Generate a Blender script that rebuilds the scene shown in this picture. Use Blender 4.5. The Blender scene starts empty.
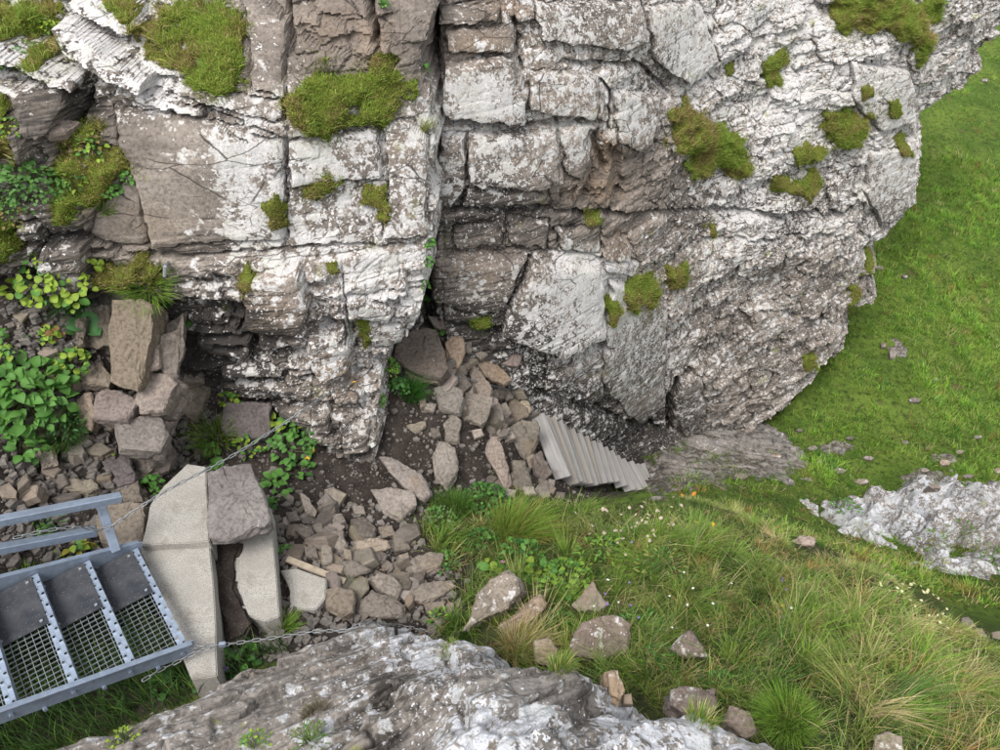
import bpy, bmesh, math, random
import numpy as np
from mathutils import Vector, Matrix
from mathutils.bvhtree import BVHTree

# ------------------------------------------------------------------ camera, sky, sun, exposure
SC = bpy.context.scene
COL = SC.collection
CZ = 8.0                       # camera height (gully floor lies at about 3.6 m)
PITCH = math.radians(40.0)
FPX = 750.0
cam_data = bpy.data.cameras.new('camera'); cam = bpy.data.objects.new('camera', cam_data); COL.objects.link(cam)
cam.location = (0, 0, CZ); cam.rotation_euler = (math.radians(90) - PITCH, 0, 0)
cam_data.sensor_width = 36.0; cam_data.lens = 27.0; cam_data.clip_start = 0.05; cam_data.clip_end = 2000
SC.camera = cam

SUN_EL, SUN_AZ = math.radians(58), math.radians(-150)     # azimuth measured clockwise from +Y
world = bpy.data.worlds.new('World'); SC.world = world; world.use_nodes = True
wn, wl = world.node_tree.nodes, world.node_tree.links
wn.clear()
w_out = wn.new('ShaderNodeOutputWorld'); w_bg = wn.new('ShaderNodeBackground'); w_sky = wn.new('ShaderNodeTexSky')
w_hs = wn.new('ShaderNodeHueSaturation')
w_sky.sky_type = 'NISHITA'; w_sky.sun_disc = False
w_sky.sun_elevation = SUN_EL; w_sky.sun_rotation = SUN_AZ
w_sky.altitude = 900; w_sky.air_density = 1.0; w_sky.dust_density = 4.0; w_sky.ozone_density = 1.0
w_hs.inputs['Saturation'].default_value = 0.18            # thin cloud veils the blue
w_bg.inputs['Strength'].default_value = 0.15
wl.new(w_sky.outputs[0], w_hs.inputs['Color']); wl.new(w_hs.outputs[0], w_bg.inputs[0]); wl.new(w_bg.outputs[0], w_out.inputs[0])
sun_data = bpy.data.lights.new('sun', 'SUN'); sun = bpy.data.objects.new('sun', sun_data); COL.objects.link(sun)
sun_data.energy = 1.5; sun_data.angle = math.radians(28); sun_data.color = (1.0, 0.955, 0.90)
sdir = Vector((math.sin(SUN_AZ) * math.cos(SUN_EL), math.cos(SUN_AZ) * math.cos(SUN_EL), math.sin(SUN_EL)))
sun.rotation_euler = sdir.to_track_quat('Z', 'Y').to_euler(); sun.location = sdir * 40
SC.render.engine = 'CYCLES'; SC.cycles.max_bounces = 5; SC.cycles.diffuse_bounces = 3; SC.cycles.glossy_bounces = 2; SC.cycles.transmission_bounces = 3
SC.view_settings.view_transform = 'Standard'; SC.view_settings.look = 'None'
SC.view_settings.exposure = 1.10; SC.view_settings.gamma = 1.0; SC.view_settings.use_curve_mapping = False

# ------------------------------------------------------------------ projection helpers
rng = np.random.default_rng(7)
R = random.Random(11)
CP, SP = math.cos(PITCH), math.sin(PITCH)

def P(px, py, d):
    """world point seen at photo pixel (px, py) at depth d along the lens axis"""
    u = (375.0 - py) / FPX
    return np.array([(px - 500.0) / FPX * d, d * (CP + u * SP), CZ + d * (-SP + u * CP)])

def PZ(px, py, z):
    """world point under a pixel on the level plane z (relative to the camera)"""
    u = (375.0 - py) / FPX
    return P(px, py, z / (-SP + u * CP))

def proj(V):
    V = np.asarray(V, float)
    x, y, z = V[..., 0], V[..., 1], V[..., 2] - CZ
    d = np.maximum(y * CP - z * SP, 0.05)
    u = y * SP + z * CP
    return 500.0 + FPX * x / d, 375.0 - FPX * u / d, d

# ------------------------------------------------------------------ noise
def _hash(ix, iy, iz, seed):
    h = (ix.astype(np.int64) * 374761393 + iy.astype(np.int64) * 668265263 + iz.astype(np.int64) * 2147483647 + seed * 974634777) & 0xFFFFFFFF
    h = ((h ^ (h >> 13)) * 1274126177) & 0xFFFFFFFF
    h = ((h ^ (h >> 16)) * 2246822519) & 0xFFFFFFFF
    h = h ^ (h >> 15)
    return (h & 0xFFFFFF) / float(0xFFFFFF) * 2.0 - 1.0

def vnoise(X, Y, Z, seed=0):
    xi, yi, zi = np.floor(X), np.floor(Y), np.floor(Z)
    fx, fy, fz = X - xi, Y - yi, Z - zi
    fx, fy, fz = [f * f * f * (f * (f * 6 - 15) + 10) for f in (fx, fy, fz)]
    out = 0
    for dx in (0, 1):
        for dy in (0, 1):
            for dz in (0, 1):
                w = (fx if dx else 1 - fx) * (fy if dy else 1 - fy) * (fz if dz else 1 - fz)
                out = out + w * _hash(xi + dx, yi + dy, zi + dz, seed)
    return out

def fbm(X, Y, Z, s=1.0, octv=4, gain=0.5, seed=0, ridged=False):
    tot, a, n = 0, 1.0, 0.0
    for o in range(octv):
        v = vnoise(X * s + 13.7 * o, Y * s - 7.1 * o, Z * s + 3.3 * o, seed + o)
        if ridged: v = 1 - 2 * np.abs(v)
        tot = tot + a * v; n += a; a *= gain; s *= 2.03
    return tot / n

def smooth(a, b, x):
    t = np.clip((x - a) / (b - a), 0, 1)
    return t * t * (3 - 2 * t)

def seg_dist(PX, PY, poly, closed=True):
    n = len(poly); best = np.full(PX.shape, 1e9)
    for i in range(n if closed else n - 1):
        (ax, ay), (bx, by) = poly[i], poly[(i + 1) % n]
        vx, vy = bx - ax, by - ay
        t = np.clip(((PX - ax) * vx + (PY - ay) * vy) / (vx * vx + vy * vy + 1e-9), 0, 1)
        best = np.minimum(best, (PX - ax - t * vx) ** 2 + (PY - ay - t * vy) ** 2)
    return np.sqrt(best)

def in_poly(PX, PY, poly):
    ins = np.zeros(PX.shape, bool); n = len(poly)
    for i in range(n):
        (ax, ay), (bx, by) = poly[i], poly[(i + 1) % n]
        if ay == by: continue
        c = ((ay > PY) != (by > PY)) & (PX < (bx - ax) * (PY - ay) / (by - ay) + ax)
        ins ^= c
    return ins

def sdist(PX, PY, poly):
    """signed distance, positive inside"""
    return np.where(in_poly(PX, PY, poly), 1, -1) * seg_dist(PX, PY, poly)

def shepard(PX, PY, pts, s=45.0):
    num = np.zeros(PX.shape); den = np.full(PX.shape, 1e-9)
    for x, y, v in pts:
        w = 1.0 / (((PX - x) ** 2 + (PY - y) ** 2) / (s * s) + 0.05) ** 1.6
        num += w * v; den += w
    return num / den

class RBF:
    """multiquadric surface through scattered points"""
    def __init__(self, xy, v, c=0.4, sm=1e-4):
        xy = np.asarray(xy, float); v = np.asarray(v, float); self.xy, self.c = xy, c
        n = len(xy); r = np.sqrt(((xy[:, None] - xy[None]) ** 2).sum(-1) + c * c)
        A = np.zeros((n + 3, n + 3)); A[:n, :n] = -r + sm * np.eye(n) * -1
        A[:n, n] = 1; A[:n, n + 1:] = xy; A[n, :n] = 1; A[n + 1:, :n] = xy.T
        self.w = np.linalg.solve(A, np.concatenate([v, np.zeros(3)]))
    def __call__(self, X, Y):
        sh = np.shape(X); X = np.ravel(X); Y = np.ravel(Y); out = np.empty(X.shape)
        for i in range(0, len(X), 60000):
            x, y = X[i:i + 60000], Y[i:i + 60000]
            r = np.sqrt((x[:, None] - self.xy[None, :, 0]) ** 2 + (y[:, None] - self.xy[None, :, 1]) ** 2 + self.c ** 2)
            out[i:i + 60000] = -r @ self.w[:-3] + self.w[-3] + self.w[-2] * x + self.w[-1] * y
        return out.reshape(sh)

# ------------------------------------------------------------------ mesh helpers
def mesh_np(name, V, F, attrs=None, smooth_shade=False):
    """V (n,3), F (m,k) one polygon size"""
    V = np.ascontiguousarray(V, np.float32); F = np.ascontiguousarray(F, np.int32)
    me = bpy.data.meshes.new(name); m, k = F.shape
    me.vertices.add(len(V)); me.vertices.foreach_set('co', V.ravel())
    me.loops.add(m * k); me.loops.foreach_set('vertex_index', F.ravel())
    me.polygons.add(m); me.polygons.foreach_set('loop_start', np.arange(0, m * k, k, dtype=np.int32))
    me.polygons.foreach_set('use_smooth', np.full(m, smooth_shade))
    for an, av in (attrs or {}).items():
        av = np.asarray(av, np.float32)
        if av.ndim == 2:
            a = me.attributes.new(an, 'FLOAT_COLOR', 'POINT')
            if av.shape[1] == 3: av = np.concatenate([av, np.ones((len(av), 1), np.float32)], 1)
            a.data.foreach_set('color', np.ascontiguousarray(av).ravel())
        else:
            a = me.attributes.new(an, 'FLOAT', 'POINT'); a.data.foreach_set('value', np.ascontiguousarray(av))
    me.update(calc_edges=True); me.validate()
    return me

def mesh_py(name, V, F, smooth_shade=False):
    me = bpy.data.meshes.new(name); me.from_pydata([tuple(map(float, v)) for v in V], [], [tuple(f) for f in F]); me.update()
    if smooth_shade: me.polygons.foreach_set('use_smooth', [True] * len(me.polygons))
    return me

def link(name, me, mat=None, parent=None, loc=None, rot=None, scale=None):
    o = bpy.data.objects.new(name, me); COL.objects.link(o)
    if mat is not None and me is not None and not me.materials: me.materials.append(mat)
    if parent is not None: o.parent = parent
    if loc is not None: o.location = loc
    if rot is not None: o.rotation_euler = rot
    if scale is not None: o.scale = scale if hasattr(scale, '__len__') else (scale,) * 3
    return o

def tag(o, label=None, cat=None, group=None, kind=None):
    if label: o['label'] = label
    if cat: o['category'] = cat
    if group: o['group'] = group
    if kind: o['kind'] = kind
    return o

def empty(name, loc=(0, 0, 0)):
    o = bpy.data.objects.new(name, None); COL.objects.link(o); o.location = loc; o.empty_display_size = 0.1
    return o

def grid_faces(nu, nv):
    i = np.arange(nu * nv).reshape(nu, nv)
    return np.stack([i[:-1, :-1], i[1:, :-1], i[1:, 1:], i[:-1, 1:]], -1).reshape(-1, 4)

def compact(V, F, attrs):
    used = np.zeros(len(V), bool); used[F.ravel()] = True
    idx = np.cumsum(used) - 1
    return V[used], idx[F], {k: a[used] for k, a in attrs.items()}

# ------------------------------------------------------------------ materials
def new_mat(name):
    m = bpy.data.materials.new(name); m.use_nodes = True
    nt = m.node_tree; b = nt.nodes['Principled BSDF']
    return m, nt, b

class NB:
    """small node builder"""
    def __init__(s, nt): s.nt = nt; s.n = nt.nodes; s.l = nt.links
    def val(s, node, i, v):
        if v is None: return
        if isinstance(v, bpy.types.NodeSocket): s.l.new(v, node.inputs[i])
        elif isinstance(v, (tuple, list)): node.inputs[i].default_value = (*v, 1) if len(v) == 3 and node.inputs[i].type == 'RGBA' else v
        else: node.inputs[i].default_value = v
    def coord(s, scale=(1, 1, 1)):
        t = s.n.new('ShaderNodeTexCoord'); m = s.n.new('ShaderNodeMapping'); m.inputs['Scale'].default_value = scale
        s.l.new(t.outputs['Object'], m.inputs['Vector']); return m.outputs[0]
    def noise(s, co, scale, detail=5, rough=0.55, dist=0.0):
        t = s.n.new('ShaderNodeTexNoise'); s.l.new(co, t.inputs['Vector'])
        t.inputs['Scale'].default_value = scale; t.inputs['Detail'].default_value = detail
        t.inputs['Roughness'].default_value = rough; t.inputs['Distortion'].default_value = dist
        return t.outputs['Fac']
    def vor(s, co, scale, rand=1.0, feat='F1', out='Distance'):
        t = s.n.new('ShaderNodeTexVoronoi'); s.l.new(co, t.inputs['Vector']); t.feature = feat
        t.inputs['Scale'].default_value = scale; t.inputs['Randomness'].default_value = rand
        return t.outputs[out]
    def math(s, op, a, b=0.0, c=None, clamp=False):
        t = s.n.new('ShaderNodeMath'); t.operation = op; t.use_clamp = clamp
        s.val(t, 0, a); s.val(t, 1, b); s.val(t, 2, c); return t.outputs[0]
    def step(s, x, a, b):
        t = s.n.new('ShaderNodeMapRange'); t.interpolation_type = 'SMOOTHSTEP'
        s.val(t, 0, x); s.val(t, 1, a); s.val(t, 2, b); return t.outputs[0]
    def mix(s, f, a, b, mode='MIX'):
        t = s.n.new('ShaderNodeMix'); t.data_type = 'RGBA'; t.blend_type = mode
        s.val(t, 0, f); s.val(t, 6, a); s.val(t, 7, b); return t.outputs[2]
    def attr(s, name, out='Fac'):
        t = s.n.new('ShaderNodeAttribute'); t.attribute_name = name; return t.outputs[out]
    def bump(s, h, strength, dist):
        t = s.n.new('ShaderNodeBump'); t.inputs['Strength'].default_value = strength; t.inputs['Distance'].default_value = dist
        s.l.new(h, t.inputs['Height']); return t.outputs[0]
    def oinfo(s, out='Random'):
        return s.n.new('ShaderNodeObjectInfo').outputs[out]

def rock_material(name, base_lo=(0.138, 0.117, 0.102), base_hi=(0.305, 0.264, 0.228), lich=(0.58, 0.563, 0.553), lich2=(0.385, 0.355, 0.328),
                  lscale=7.0, attr=True, lconst=0.2, strata=(1.5, 1.5, 20), warm=(0.27, 0.195, 0.135), speck=True, rand=False, crack=2.4, jstr=1.0):
    m, nt, b = new_mat(name); q = NB(nt); co = q.coord()
    if rand:      # neighbouring loose stones do not share one pattern
        add = nt.nodes.new('ShaderNodeVectorMath'); add.operation = 'ADD'; q.l.new(co, add.inputs[0])
        r3 = q.math('MULTIPLY', q.oinfo(), 37.0); q.l.new(r3, add.inputs[1]); co = add.outputs[0]
    st = nt.nodes.new('ShaderNodeMapping'); q.l.new(co, st.inputs['Vector']); st.inputs['Scale'].default_value = strata
    big = q.noise(co, 1.3, 4, 0.6, 0.3); mid = q.noise(co, 6.0, 4, 0.62); fine = q.noise(co, 42, 4, 0.7)
    lam = q.noise(st.outputs[0], 1.6, 3, 0.6, 0.4)
    t = q.math('ADD', q.math('MULTIPLY', big, 0.75), q.math('MULTIPLY', lam, 0.25))
    t = q.step(q.math('ADD', q.math('MULTIPLY', t, 0.7), q.math('MULTIPLY', mid, 0.3)), 0.32, 0.68)
    c = q.mix(t, base_lo, base_hi)
    tone = q.attr('tone') if attr else q.math('SUBTRACT', q.oinfo(), 0.5)
    brown = q.attr('brown') if attr else q.math('MULTIPLY', q.step(q.math('FRACT', q.math('MULTIPLY', q.oinfo(), 7.31)), 0.45, 1.0), 0.8)
    c = q.mix(q.math('MULTIPLY', brown, 0.8, clamp=True), c, warm)
    c = q.mix(q.step(fine, 0.60, 0.30), c, (0.55, 0.54, 0.53), 'MULTIPLY')
    tn = q.math('ADD', 1.0, q.math('MULTIPLY', tone, 0.45))
    comb = nt.nodes.new('ShaderNodeCombineXYZ')
    for i in range(3): q.l.new(tn, comb.inputs[i])
    c = q.mix(1.0, c, comb.outputs[0], 'MULTIPLY')
    if not attr: c = q.mix(1.0, c, q.oinfo('Color'), 'MULTIPLY')
    rust = q.step(q.noise(co, 2.3, 3, 0.6), 0.60, 0.74)
    c = q.mix(q.math('MULTIPLY', rust, 0.30), c, (0.20, 0.135, 0.08))
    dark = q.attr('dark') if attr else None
    la = q.attr('lichen') if attr else lconst
    # lichen: rounded blotches of several sizes with crisp edges
    n1 = q.noise(co, lscale, 5, 0.62, 0.25); v1 = q.vor(co, lscale * 1.9, 1.0); v2 = q.vor(co, lscale * 5.2, 1.0)
    f = q.math('ADD', q.math('MULTIPLY', n1, 0.95), q.math('MULTIPLY', v1, -0.16))
    f = q.math('ADD', f, q.math('MULTIPLY', v2, -0.10))
    f = q.math('ADD', f, q.math('MULTIPLY', q.math('SUBTRACT', big, 0.5), 0.34))
    th = q.math('SUBTRACT', 0.595, q.math('MULTIPLY', la, 0.36))
    d = q.math('SUBTRACT', f, th)
    lm2 = q.step(d, -0.030, 0.010); lm = q.step(d, 0.010, 0.040)
    n3 = q.noise(co, 65, 3, 0.75); spk = q.math('MULTIPLY', q.step(q.vor(co, 95), 0.34, 0.16), q.step(q.noise(co, 11, 3, 0.6), 0.42, 0.60))
    lc = q.mix(q.step(n3, 0.3, 0.7), tuple(v * 0.66 for v in lich), lich)
    lc = q.mix(q.step(q.noise(co, 3.1, 3, 0.5), 0.45, 0.65), lc, tuple(v * f_ for v, f_ in zip(lich, (0.78, 0.785, 0.74))))
    if speck: lc = q.mix(q.math('MULTIPLY', spk, 0.75), lc, (0.16, 0.15, 0.14))
    if attr:
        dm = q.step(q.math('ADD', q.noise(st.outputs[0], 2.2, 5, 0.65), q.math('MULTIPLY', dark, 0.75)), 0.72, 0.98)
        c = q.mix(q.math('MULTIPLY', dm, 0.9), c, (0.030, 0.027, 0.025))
    c = q.mix(q.math('MULTIPLY', lm2, 0.62), c, lich2)
    c = q.mix(lm, c, lc)
    nf = q.math('SUBTRACT', q.math('ADD', q.math('MULTIPLY', q.noise(co, lscale * 3.4, 5, 0.6, 0.3), 0.9), q.math('MULTIPLY', q.vor(co, lscale * 6.5), -0.22)), q.math('SUBTRACT', 0.575, q.math('MULTIPLY', la, 0.32)))
    c = q.mix(q.math('MULTIPLY', q.step(nf, 0.035, 0.065), q.math('SUBTRACT', 1.0, q.math('MULTIPLY', lm, 0.6))), c, q.mix(q.step(n3, 0.35, 0.65), tuple(v * 0.78 for v in lich), lich))
    gr = q.math('MULTIPLY', q.step(q.noise(co, lscale * 2.1, 4, 0.7, 0.2), 0.56, 0.64), lm)
    c = q.mix(q.math('MULTIPLY', gr, 0.55), c, tuple(v * 0.9 for v in base_hi))
    if attr:    # yellow-green map lichen dots and thin moss film
        ym = q.math('MULTIPLY', q.step(q.noise(co, 3.7, 4, 0.55), 0.66, 0.70), q.attr('green'))
        c = q.mix(q.math('MULTIPLY', ym, 0.7), c, (0.22, 0.24, 0.07))
    wob = nt.nodes.new('ShaderNodeMix'); wob.data_type = 'VECTOR'; wob.inputs[0].default_value = 0.10
    nz = nt.nodes.new('ShaderNodeTexNoise'); q.l.new(co, nz.inputs['Vector']); nz.inputs['Scale'].default_value = 3.0; nz.inputs['Detail'].default_value = 4
    q.l.new(co, wob.inputs[4]); q.l.new(nz.outputs['Color'], wob.inputs[5])
    jm = nt.nodes.new('ShaderNodeMapping'); q.l.new(wob.outputs[1], jm.inputs[0]); jm.inputs['Scale'].default_value = (0.8, 0.8, 2.6); jm.inputs['Rotation'].default_value = (0.05, 0.06, 0.0)
    e1 = q.vor(jm.outputs[0], crack, 0.85, 'DISTANCE_TO_EDGE'); e2 = q.vor(jm.outputs[0], crack * 2.9, 0.9, 'DISTANCE_TO_EDGE')
    brk = q.noise(co, 2.2, 3, 0.6)
    j1 = q.math('MULTIPLY', q.step(e1, 0.020, 0.004), q.step(brk, 0.50, 0.57)); j2 = q.math('MULTIPLY', q.step(e2, 0.036, 0.008), q.step(q.noise(co, 3.9, 3, 0.6), 0.54, 0.62))
    jn = q.math('MAXIMUM', j1, q.math('MULTIPLY', j2, 0.8))
    jn = q.math('MULTIPLY', jn, jstr)
    c = q.mix(q.math('MULTIPLY', jn, 0.85), c, (0.035, 0.030, 0.027))
    q.l.new(c, b.inputs['Base Color']); b.inputs['Roughness'].default_value = 0.93
    b.inputs['Specular IOR Level'].default_value = 0.25
    h = q.math('ADD', q.math('MULTIPLY', fine, 0.6), q.math('MULTIPLY', mid, 0.9))
    q.l.new(q.bump(h, 0.6, 0.020), b.inputs['Normal'])
    return m

def attr_leaf_material(name, rough=0.6, trans=0.35, rand=0.25):
    """colour from the 'col' attribute or a plain colour, with some light through the blade"""
    m, nt, b = new_mat(name); q = NB(nt)
    c = q.attr('col', 'Color')
    hs = nt.nodes.new('ShaderNodeHueSaturation'); q.l.new(c, hs.inputs['Color'])
    q.l.new(q.math('ADD', 1.0 - rand / 2, q.math('MULTIPLY', q.oinfo(), rand)), hs.inputs['Value'])
    c = hs.outputs[0]
    q.l.new(c, b.inputs['Base Color']); b.inputs['Roughness'].default_value = rough; b.inputs['Specular IOR Level'].default_value = 0.3
    tr = nt.nodes.new('ShaderNodeBsdfTranslucent'); mx = nt.nodes.new('ShaderNodeMixShader'); mx.inputs[0].default_value = trans
    q.l.new(c, tr.inputs[0]); q.l.new(b.outputs[0], mx.inputs[1]); q.l.new(tr.outputs[0], mx.inputs[2])
    q.l.new(mx.outputs[0], nt.nodes['Material Output'].inputs[0])
    return m

def plain_material(name, col, rough=0.8, metal=0.0, nscale=30, var=0.25, bump=0.3, bdist=0.004, spec=0.4):
    m, nt, b = new_mat(name); q = NB(nt); co = q.coord()
    n = q.noise(co, nscale, 6, 0.65); n2 = q.noise(co, nscale * 0.15, 3, 0.5)
    t = q.math('ADD', q.math('MULTIPLY', n, 0.6), q.math('MULTIPLY', n2, 0.4))
    c = q.mix(q.step(t, 0.3, 0.7), tuple(v * (1 - var) for v in col), tuple(min(1, v * (1 + var)) for v in col))
    q.l.new(c, b.inputs['Base Color']); b.inputs['Roughness'].default_value = rough; b.inputs['Metallic'].default_value = metal
    b.inputs['Specular IOR Level'].default_value = spec
    if bump: q.l.new(q.bump(n, bump, bdist), b.inputs['Normal'])
    return m

M = {}
M['cliff'] = rock_material('lichen rock', lscale=9.0)
M['cliff_speckled'] = rock_material('speckled lichen rock', lscale=10.5)
M['near_rock'] = rock_material('foreground rock', base_lo=(0.150, 0.137, 0.127), base_hi=(0.315, 0.292, 0.270), lich=(0.54, 0.553, 0.59), lich2=(0.37, 0.36, 0.34), lscale=11.0, strata=(5, 3, 10), warm=(0.24, 0.20, 0.16), jstr=0.55)
M['stone'] = rock_material('broken stone', base_lo=(0.118, 0.106, 0.097), base_hi=(0.240, 0.216, 0.196), attr=False, lconst=0.02, lscale=15, rand=True, warm=(0.225, 0.188, 0.150), speck=False, crack=3.5, jstr=0.35)
M['lichen_stone'] = rock_material('lichen stone', base_lo=(0.14, 0.122, 0.108), base_hi=(0.25, 0.215, 0.19), attr=False, lconst=0.40, lscale=11, rand=True, jstr=0.3)
M['leaf'] = attr_leaf_material('leaf')
M['grass'] = attr_leaf_material('grass blade', 0.55, 0.4, 0.0)

# ground: soil, gravel, turf
def ground_material():
    m, nt, b = new_mat('ground'); q = NB(nt); co = q.coord()
    n = q.noise(co, 9, 8, 0.7); f = q.noise(co, 70, 6, 0.75); v = q.vor(co, 55)
    soil = q.mix(q.step(n, 0.3, 0.7), (0.022, 0.018, 0.016), (0.060, 0.049, 0.042))
    soil = q.mix(q.step(v, 0.22, 0.08), soil, (0.17, 0.145, 0.125))
    g1 = q.noise(co, 1.1, 6, 0.65); g2 = q.noise(co, 14, 6, 0.75)
    turf = q.mix(q.step(g1, 0.35, 0.65), (0.060, 0.105, 0.018), (0.115, 0.165, 0.030))
    turf = q.mix(q.step(g2, 0.55, 0.35), turf, (0.030, 0.045, 0.012))
    turf = q.mix(q.step(q.noise(co, 2.6, 4, 0.6), 0.62, 0.72), turf, (0.10, 0.075, 0.040))
    rock = q.mix(q.step(q.noise(co, 16, 6, 0.75), 0.40, 0.62), (0.075, 0.062, 0.050), (0.25, 0.235, 0.215))
    c = q.mix(q.attr('turf'), soil, turf)
    c = q.mix(q.step(q.math('ADD', q.attr('bare'), q.math('MULTIPLY', q.math('SUBTRACT', n, 0.5), 0.9)), 0.45, 0.6), c, rock)
    q.l.new(c, b.inputs['Base Color']); b.inputs['Roughness'].default_value = 0.97; b.inputs['Specular IOR Level'].default_value = 0.1
    h = q.math('ADD', q.math('MULTIPLY', n, 1.0), q.math('MULTIPLY', f, 0.5))
    q.l.new(q.bump(h, 0.8, 0.03), b.inputs['Normal'])
    return m
M['ground'] = ground_material()

def moss_material():
    m, nt, b = new_mat('moss'); q = NB(nt); co = q.coord()
    n = q.noise(co, 8, 6, 0.7); f = q.noise(co, 90, 5, 0.7)
    c = q.mix(q.step(n, 0.35, 0.62), (0.125, 0.135, 0.028), (0.185, 0.235, 0.040))
    c = q.mix(q.step(q.noise(co, 3, 4, 0.6), 0.50, 0.66), c, (0.165, 0.125, 0.050))
    c = q.mix(q.step(f, 0.55, 0.35), c, (0.050, 0.055, 0.016))
    q.l.new(c, b.inputs['Base Color']); b.inputs['Roughness'].default_value = 1.0; b.inputs['Specular IOR Level'].default_value = 0.0
    q.l.new(q.bump(f, 1.0, 0.02), b.inputs['Normal'])
    return m
M['moss'] = moss_material()

# ------------------------------------------------------------------ ground: one sheet to the horizon
ground_px = [  # photo pixel and depth of points on the ground
    (175,560,4.75),(255,600,4.72),(305,600,4.81),(350,560,5.17),(350,470,5.81),(400,440,6.06),(420,500,5.77),(450,480,6.0),(430,330,6.7),
    (470,380,6.8),(400,590,5.04),(300,520,5.31),(290,430,5.86),(500,450,6.53),(535,425,7.6),(540,480,6.53),(561,480,7.4),(576,487,8.0),(592,491,8.6),(612,487,9.4),(630,482,9.9),(560,440,8.2),(600,465,9.1),
    (600,500,6.16),(640,495,6.14),(515,520,5.8),(620,530,5.5),(500,600,4.98),(560,640,4.6),(650,600,4.7),(700,640,4.27),
    (760,556,5.3),(760,610,4.45),(850,600,4.7),(850,640,4.05),(850,720,3.42),(700,740,3.54),(950,660,4.2),(950,710,3.6),(1000,700,4.0),(1080,740,3.74),
    (690,503,6.0),(745,524,5.8),(800,564,5.4),(870,578,4.95),(910,612,4.7),(950,634,4.5),(1000,668,4.35),
    (690,484,8.6),(740,493,8.8),(780,502,8.9),(810,528,8.5),(900,558,8.4),(950,590,7.6),(1000,620,7.0),(900,585,6.9),(950,618,5.9),(860,556,7.6),
    (80,640,4.38),(0,700,4.0),(60,735,3.9),(200,690,4.15),(50,470,4.87),(20,380,4.94),(100,440,5.14),(100,330,5.2),(20,270,4.85),
    (160,420,5.5),(120,540,4.74),(0,560,4.33),(200,440,5.64),(-60,480,4.3),(-80,300,4.6),
    (700,460,10.4),(650,485,9.3),(640,470,10.1),(770,428,11.7),(845,365,12.3),(880,260,14.0),(925,150,17.0),(1000,60,20.0),
    (1000,250,15.0),(1000,400,12.3),(900,450,11.0),(800,470,10.4),(1000,500,10.2),(900,520,9.7),(1100,560,8.6),(1100,640,6.4)]
GP = [P(*g) for g in ground_px]
for x, y, z in [(-6,9,-3.6),(-1,9,-4.6),(3,12,-7.8),(-6,4.5,-2.4),(-6,0,-3.2),(0,-1,-2.6),(3,0,-3.2),(6,0,-4.6),(8,3,-6.8),(0,0.6,-3.4),(1.2,1.0,-3.6),(-1.5,1.2,-4.1),
                (60,60,2),(60,-10,-22),(-40,60,6),(-40,-10,0),(200,260,22),(200,-60,-60),(-160,260,26),(-160,-60,4),(20,60,1),(14,4,-9.2),(26,22,-8.0)]:
    GP.append(np.array([x, y, z + CZ]))
GP = np.array(GP)
ground_rbf = RBF(GP[:, :2], GP[:, 2], c=0.25)

SOIL = [(185,370),(385,360),(425,300),(480,340),(540,408),(650,455),(645,482),(570,506),(500,488),(430,500),(425,545),(470,575),(455,640),(280,660),(215,690),(205,560)]
SCREE = [(-80,250),(60,255),(110,290),(210,380),(215,560),(140,600),(60,560),(-80,590)]
SHADE = [(-80,560),(140,560),(215,690),(100,740),(-80,760)]          # sparse grass under the stair; ground colour darkened for its shade
BEDROCK = [(636,470),(690,425),(768,424),(800,445),(795,470),(760,480),(700,492),(645,498)]
bare_spots = [(835,448,16,5),(925,478,22,6),(897,352,7,10),(770,470,22,7),(948,458,12,4),(700,412,9,14)]

BANKG = [(425,500),(545,506),(660,500),(760,505),(870,552),(960,615),(1200,700),(1300,1400),(420,1400),(470,590)]
def ground_masks(V):
    px, py, d = proj(V)
    wob = fbm(V[:, 0], V[:, 1], V[:, 2] * 0, 3.0, 3, seed=5) * 12 + fbm(V[:, 0], V[:, 1], V[:, 2] * 0, 9.0, 3, seed=6) * 16
    turf = np.ones(len(V))
    for poly, soft in ((SOIL, 14), (SCREE, 14)):
        turf *= 1 - smooth(-soft, soft * 0.3, sdist(px, py, poly) + wob)
    turf *= 1 - 0.9 * smooth(-10, 10, sdist(px, py, SHADE))
    bare = 0.6 * smooth(-10, 6, sdist(px, py, BEDROCK) + wob * 0.8)
    for x, y, rx, ry in bare_spots:
        bare = np.maximum(bare, smooth(1.5, 0.5, np.sqrt(((px - x) / rx) ** 2 + ((py - y) / ry) ** 2) + wob * 0.055))
    turf *= 1 - 0.55 * smooth(-4, 10, sdist(px, py, BANKG))
    far = (V[:, 1] > -2)
    return np.where(far, turf, 1), np.where(far, bare, 0), px, py, d

def ground_height(X, Y, detail=True):
    Z = ground_rbf(X, Y)
    if detail:
        n0 = X * 0
        Z = Z + 0.05 * fbm(X, Y, n0, 1.7, 4, seed=21) + 0.02 * fbm(X, Y, n0, 9.0, 3, seed=22)
        far = smooth(7, 12, Y + X * 0.4)
        Z = Z + far * (0.16 * fbm(X, Y, n0, 0.55, 4, seed=23) + 0.07 * fbm(X, Y, n0, 2.2, 3, seed=24, ridged=True))
    return Z

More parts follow.
